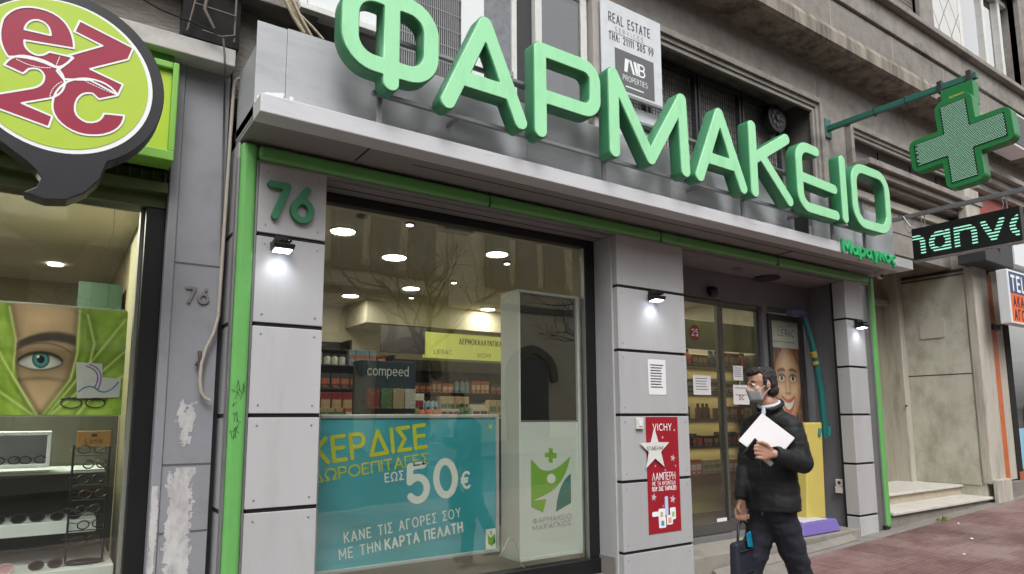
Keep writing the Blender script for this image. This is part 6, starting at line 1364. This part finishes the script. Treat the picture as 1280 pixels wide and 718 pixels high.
w = MB(); w.tube([nk+wd*.06*cos(a)+sd*.06*sin(a)+up*(.006-.02*cos(a)) for a in [2*pi*k/24 for k in range(25)]], .011, 8, False); w.tube([nk+wd*.058-up*.01, nk+wd*.07-up*.05, nk+wd*.072-up*.1], [.012, .014, .006], 8); w.build('shirt', mat('pale_shirt', (190, 196, 206), .7), man)
# trousers and shoes
M_tr = mat('navy_trousers', (24, 27, 38), .8, var=.15, scale=10, bump=.3, bscale=18)
tpz = [('e', bp(0, 0, .93), (.12, .155, .11), Mb), ('c', hipL+up*.02, kneeL, .098, .078), ('c', hipR+up*.02, kneeR, .098, .078), ('c', kneeL, ankL+up*.03, .073, .064), ('c', kneeR, ankR+up*.05, .073, .062)]
me = blob('trousers', tpz, .009, 6)
disp(me, lambda p: .009*mnoise.noise(Vector((p.x*9+p.z*6, p.y*9, p.z*16)))+.005*mnoise.noise(Vector((p.x*22, p.y*22+p.z*14, p.z*34))))
link('trousers', me, M_tr, man)
for a_, tilt in ((ankL, -.55), (ankR, .22)):
    d = (wk+up*tilt).normalized(); q_ = a_-up*.045-wk*.04
    me = blob('shoe', [('c', q_, q_+d*.11, .043, .046), ('c', q_+d*.11, q_+d*.22-up*.008, .046, .034), ('c', q_+up*.05, q_+d*.06+up*.04, .042, .04)], .008, 4); link('shoe', me, M_black, man)
# hair, brows, eyes, mask
me = blob('hair', [('h', [(hp(-.03, 0, .055), (.09, .079, .075), Mh), (hp(-.055, 0, .0), (.06, .074, .07), Mh)]), ('e', hp(.035, 0, .098), (.06, .064, .032), Mh), ('c', hp(-.065, .03, -.05), hp(-.065, -.03, -.05), .036, .036), ('c', hp(.0, .07, .045), hp(.004, .074, .0), .014, .009), ('c', hp(.0, -.07, .045), hp(.004, -.074, .0), .014, .009)], .005, 3)
disp(me, lambda p: .005*mnoise.noise(p*60)+.003*mnoise.noise(p*150))
link('hair', me, mat('dark_hair', (34, 30, 28), .6, var=.4, scale=60, bump=.8, bscale=160), man)
w = MB()
for s_ in (-1, 1): w.tube([hp(.082, s_*.014, .031), hp(.079, s_*.034, .037), hp(.066, s_*.054, .03)], [.0045, .006, .003], 6)
w.build('eyebrow', mat('dark_brow', (44, 34, 30), .7), man)
w = MB(); v = MB()
for s_ in (-1, 1):
    w.ell(hp(.073, s_*.034, .012), (.011, .011, .008), 10, 8); c_ = hp(.0825, s_*.035, .012); v.ell(c_, (.0045, .0045, .0055), 8, 6)
w.build('eye', M_paper, man); v.build('pupil', M_inkd, man)
me = blob('face_mask', [('h', [(hp(.098, 0, -.028), (.02, .024, .02), Mh), (hp(.05, .05, -.04), (.018, .018, .018), Mh), (hp(.05, -.05, -.04), (.018, .018, .018), Mh), (hp(.085, 0, -.085), (.022, .03, .02), Mh), (hp(.045, .044, -.09), (.018, .018, .018), Mh), (hp(.045, -.044, -.09), (.018, .018, .018), Mh), (hp(.035, 0, -.112), (.02, .02, .012), Mh)])], .004, 4)
mk = link('face_mask', me, mat('grey_mask_cloth', (152, 148, 152), .8, var=.06, scale=12, bump=.2, bscale=200), man)
w = MB()
for s_ in (-1, 1): w.tube([hp(.05, s_*.058, -.03), hp(.02, s_*.073, -.012), hp(-.012, s_*.084, .012), hp(-.026, s_*.082, -.004)], .002, 5); w.tube([hp(.046, s_*.055, -.09), hp(.01, s_*.07, -.05), hp(-.02, s_*.083, -.028)], .002, 5)
w.build('ear_loop', M_paper, mk)
# held things
n_pap = (sd*.86+wd*.45+up*.2).normalized()
pc = bp(.2, .215, 1.2)
# sheaf of papers against the forearm and chest, one corner up
va = atD(952, 517, 3.97); vb = atD(923.5, 550, 3.93); vc = atD(993, 548, 3.95); vd = va+(vb-va)+(vc-va)
n_ = (vb-va).cross(vc-va).normalized()
if n_.dot(CAM-va) < 0: n_ = -n_
t = thing('paper_sheaf', vd, 'sheaf of white papers held across the man chest', 'papers')
for k in range(5):
    o_ = -n_*.0022*k+Vector((0, 0, -.002*k)); e_ = (vb-va)*.012*(k % 3-1)
    me_ = bpy.data.meshes.new('paper_sheet'); N_ = 7; vs = []; fs = []
    for i in range(N_):
        for j in range(N_):
            a_, b_ = i/(N_-1), j/(N_-1); vs.append(va+(vb-va)*a_+(vc-va)*b_+o_+e_-n_*.012*(1-(2*b_-1)**2)*0+n_*.010*sin(b_*3+k*.3)*a_)
    for i in range(N_-1):
        for j in range(N_-1): fs.append((i*N_+j, i*N_+j+1, (i+1)*N_+j+1, (i+1)*N_+j))
    me_.from_pydata(vs, [], fs); o = link('paper_sheet', me_, M_paper, t); so = o.modifiers.new('solid', 'SOLIDIFY'); so.thickness = .0012
ph_c = k0+hf*.055+hs*.005+up*.012
t = thing('phone', ph_c, 'black phone in the hand that holds the papers', 'phone')
MP = Matrix.Translation(ph_c-hs*.012) @ (Matrix(((hf*.8+up*.6).normalized(), hs, (hf*.8+up*.6).normalized().cross(hs))).transposed().to_4x4())
def pbox(x, y, z0_, z1_): return [tuple(MP @ Vector(p)) for p in ((-x, -y, z0_), (x, -y, z0_), (x, y, z0_), (-x, y, z0_), (-x, -y, z1_), (x, -y, z1_), (x, y, z1_), (-x, y, z1_))]
MB().hexa(pbox(.036, .006, -.07, .05)).build('phone_body', M_black, t, .004)
MB().hexa(pbox(.033, .0066, -.066, .046)).build('phone_screen', mat('phone_glass', (12, 12, 14), .1), t)
hb = k1-up*.05+wks*.014
t = thing('laptop_bag', hb-up*.5, 'dark navy laptop bag with a bright blue tag carried low in the right hand', 'bag')
bm_ = MB(); bw = (wk*.86+wks*.5).normalized(); bs = up.cross(bw)
def bpnt(a, b, z): return tuple(hb+bw*a+bs*b+up*z)
bm_.hexa([bpnt(-.13, -.035, -.42), bpnt(.13, -.035, -.42), bpnt(.13, .035, -.42), bpnt(-.13, .035, -.42), bpnt(-.125, -.03, -.12), bpnt(.125, -.03, -.12), bpnt(.125, .03, -.12), bpnt(-.125, .03, -.12)])
bm_.build('bag_body', mat('navy_bag', (26, 30, 44), .75, var=.15, bump=.3, bscale=60), t, .022, 4)
w = MB(); w.tube([bpnt(-.07, .0, -.13), bpnt(-.05, 0, -.03), bpnt(0, 0, .004), bpnt(.05, 0, -.03), bpnt(.07, 0, -.13)], .008, 8); w.build('bag_handle', M_black, t)
w = MB(); w.tube([bpnt(-.11, .037, -.17), bpnt(.11, .037, -.17)], .004, 6); w.tube([bpnt(-.11, .037, -.3), bpnt(.11, .037, -.3)], .003, 6); w.build('bag_zip', M_dark, t)
w = MB(); w.hexa([bpnt(-.03, .04, -.16), bpnt(.035, .045, -.15), bpnt(.035, .055, -.15), bpnt(-.03, .05, -.16), bpnt(-.01, .04, -.06), bpnt(.05, .045, -.07), bpnt(.05, .055, -.07), bpnt(-.01, .05, -.06)]); w.build('blue_tag', mat('bright_blue_tag', (22, 132, 170), .4, var=.2, scale=30), t, .006)
# ================================================================ ACROSS THE STREET (seen in the glass)
ch = thing('opposite_church', (4, -17, -.2), 'pale stone church with arched windows across the street, mirrored in the shop glass', 'church')
M_ch = mat('church_stone', (222, 212, 188), .85, var=.1, scale=2, dirt=(140, 130, 110), dscale=.6, damt=.4)
M_chd = mat('church_dark_glass', (96, 96, 96), .4)
M_cht = mat('church_trim', (112, 108, 98), .8, var=.1)
w = MB(); w.box(5, 22, -24, -17, -.5, 12.4); w.box(14.2, 15.8, -17, -16.8, -.5, 12.4); w.box(22, 34, -22, -16.4, -.5, 10); w.build('church_wall', M_ch, ch)
w = MB(); w.box(5, 22, -17.2, -16.85, 12.0, 12.5); w.box(5, 22, -17.15, -16.9, 6.3, 6.6); w.build('church_cornice', M_cht, ch)
CPn = Plane((0, -17, 0), (-1, 0, 0))
def arch(x, z, wd, h): return [(-x-wd, z), (-x+wd, z)]+[(-x+wd*cos(a), z+h+wd*sin(a)) for a in [k*pi/12 for k in range(13)]]
for x in (8.0, 9.7, 11.4, 13.1, 17, 18.7, 20.4):
    flat('arched_window', CPn, [arch(x, 7.4, .5, 3.2)], M_chd, ch, .01, .05)
    a = arch(x, 7.4, .72, 3.2); loops_on('window_arch', CPn, stroke_loops([a], .12, .06), M_cht, ch, .02, .15)
for x in (9, 12.4, 18.8):
    flat('arched_door', CPn, [arch(x, 0, 1.0, 3.2)], M_chd, ch, .01, .05); loops_on('door_arch', CPn, stroke_loops([arch(x, 0, 1.3, 3.2)], .2, .08), M_cht, ch, .02, .2)
loops_on('round_window', CPn, stroke_loops([[(-10.5+1.1*cos(a), 5.0+1.1*sin(a)) for a in [k*pi/16 for k in range(33)]]], .16, .08), M_cht, ch, .02, .2)
ob = thing('opposite_block', (-12, -18, -.5), 'tall grey apartment block across the street left of the church', 'building')
M_ob = mat('opposite_plaster', (176, 172, 162), .85, var=.1, scale=1)
w = MB(); w.box(-30, 4.9, -25, -16, -1, 12.5); w.build('block_wall', M_ob, ob)
w = MB()
for z in (3.4, 6.6, 9.8): w.box(-30, 4.9, -16, -15.0, z, z+.18)
w.build('balcony', mat('balcony_white', (180, 178, 170), .7), ob)
for k in range(10):
    for z in (.4, 3.7, 6.9, 10.1): box('window', M_chd, -28+3.2*k, -26.4+3.2*k, -16.02, -15.98, z+.1, z+2.2, ob, 0)
ob2 = thing('far_block', (34, -18, 0), 'beige apartment block across the street right of the church', 'building')
w = MB(); w.box(34, 60, -25, -16, -1, 12); w.build('block_wall', M_ob, ob2)
for k in range(7):
    for z in (3.7, 6.9, 9.9): box('window', M_chd, 35.5+3.4*k, 37.1+3.4*k, -16.02, -15.98, z+.1, z+1.9, ob2, 0)
# bare street trees on the kerb
M_bark = mat('bare_bark', (70, 62, 54), .9, var=.2, scale=20)
def bare_tree(x, y, seed, lab, H=3.0):
    random.seed(seed); t = thing('bare_tree', (x, y, gz(x)), lab, 'tree', 'bare trees along the kerb')
    w = MB(); top = Vector((x+.15, y-.1, gz(x)+H)); w.tube([(x, y, gz(x)-.05), (x+.05, y, gz(x)+H*.5), top], [.14, .11, .09], 10); w.build('trunk', M_bark, t)
    w = MB()
    def grow(p, d, L, r, n):
        q = p; pts = [p]
        for k in range(4):
            d = (d+Vector((random.gauss(0, .16), random.gauss(0, .16), random.gauss(.05, .12)))).normalized(); q = q+d*L/4; pts.append(q)
        w.tube(pts, [r, r*.9, r*.8, r*.7, r*.6], 6 if r > .02 else 4, False)
        if n:
            for k in range(random.randint(2, 3)):
                dd = (d+Vector((random.gauss(0, .6), random.gauss(0, .6), random.gauss(.1, .4)))).normalized(); grow(pts[random.choice((2, 3, 4, 4))], dd, L*random.uniform(.6, .85), r*.58, n-1)
    for k in range(5): grow(top-Vector((0, 0, .25*k*.4)), Vector((cos(k*1.3+seed), sin(k*1.3+seed), random.uniform(.5, 1.3))).normalized(), 1.5, .06, 5)
    w.build('branches', M_bark, t)
bare_tree(7.6, -6.2, 4, 'bare branched street tree mirrored in the middle of the pharmacy window', 3.2)
bare_tree(2.2, -8.6, 11, 'bare branched street tree on the far side, mirrored at the left of the window', 3.2)
bare_tree(14.5, -7, 17, 'bare branched street tree mirrored beside the white cabinet', 3.0)
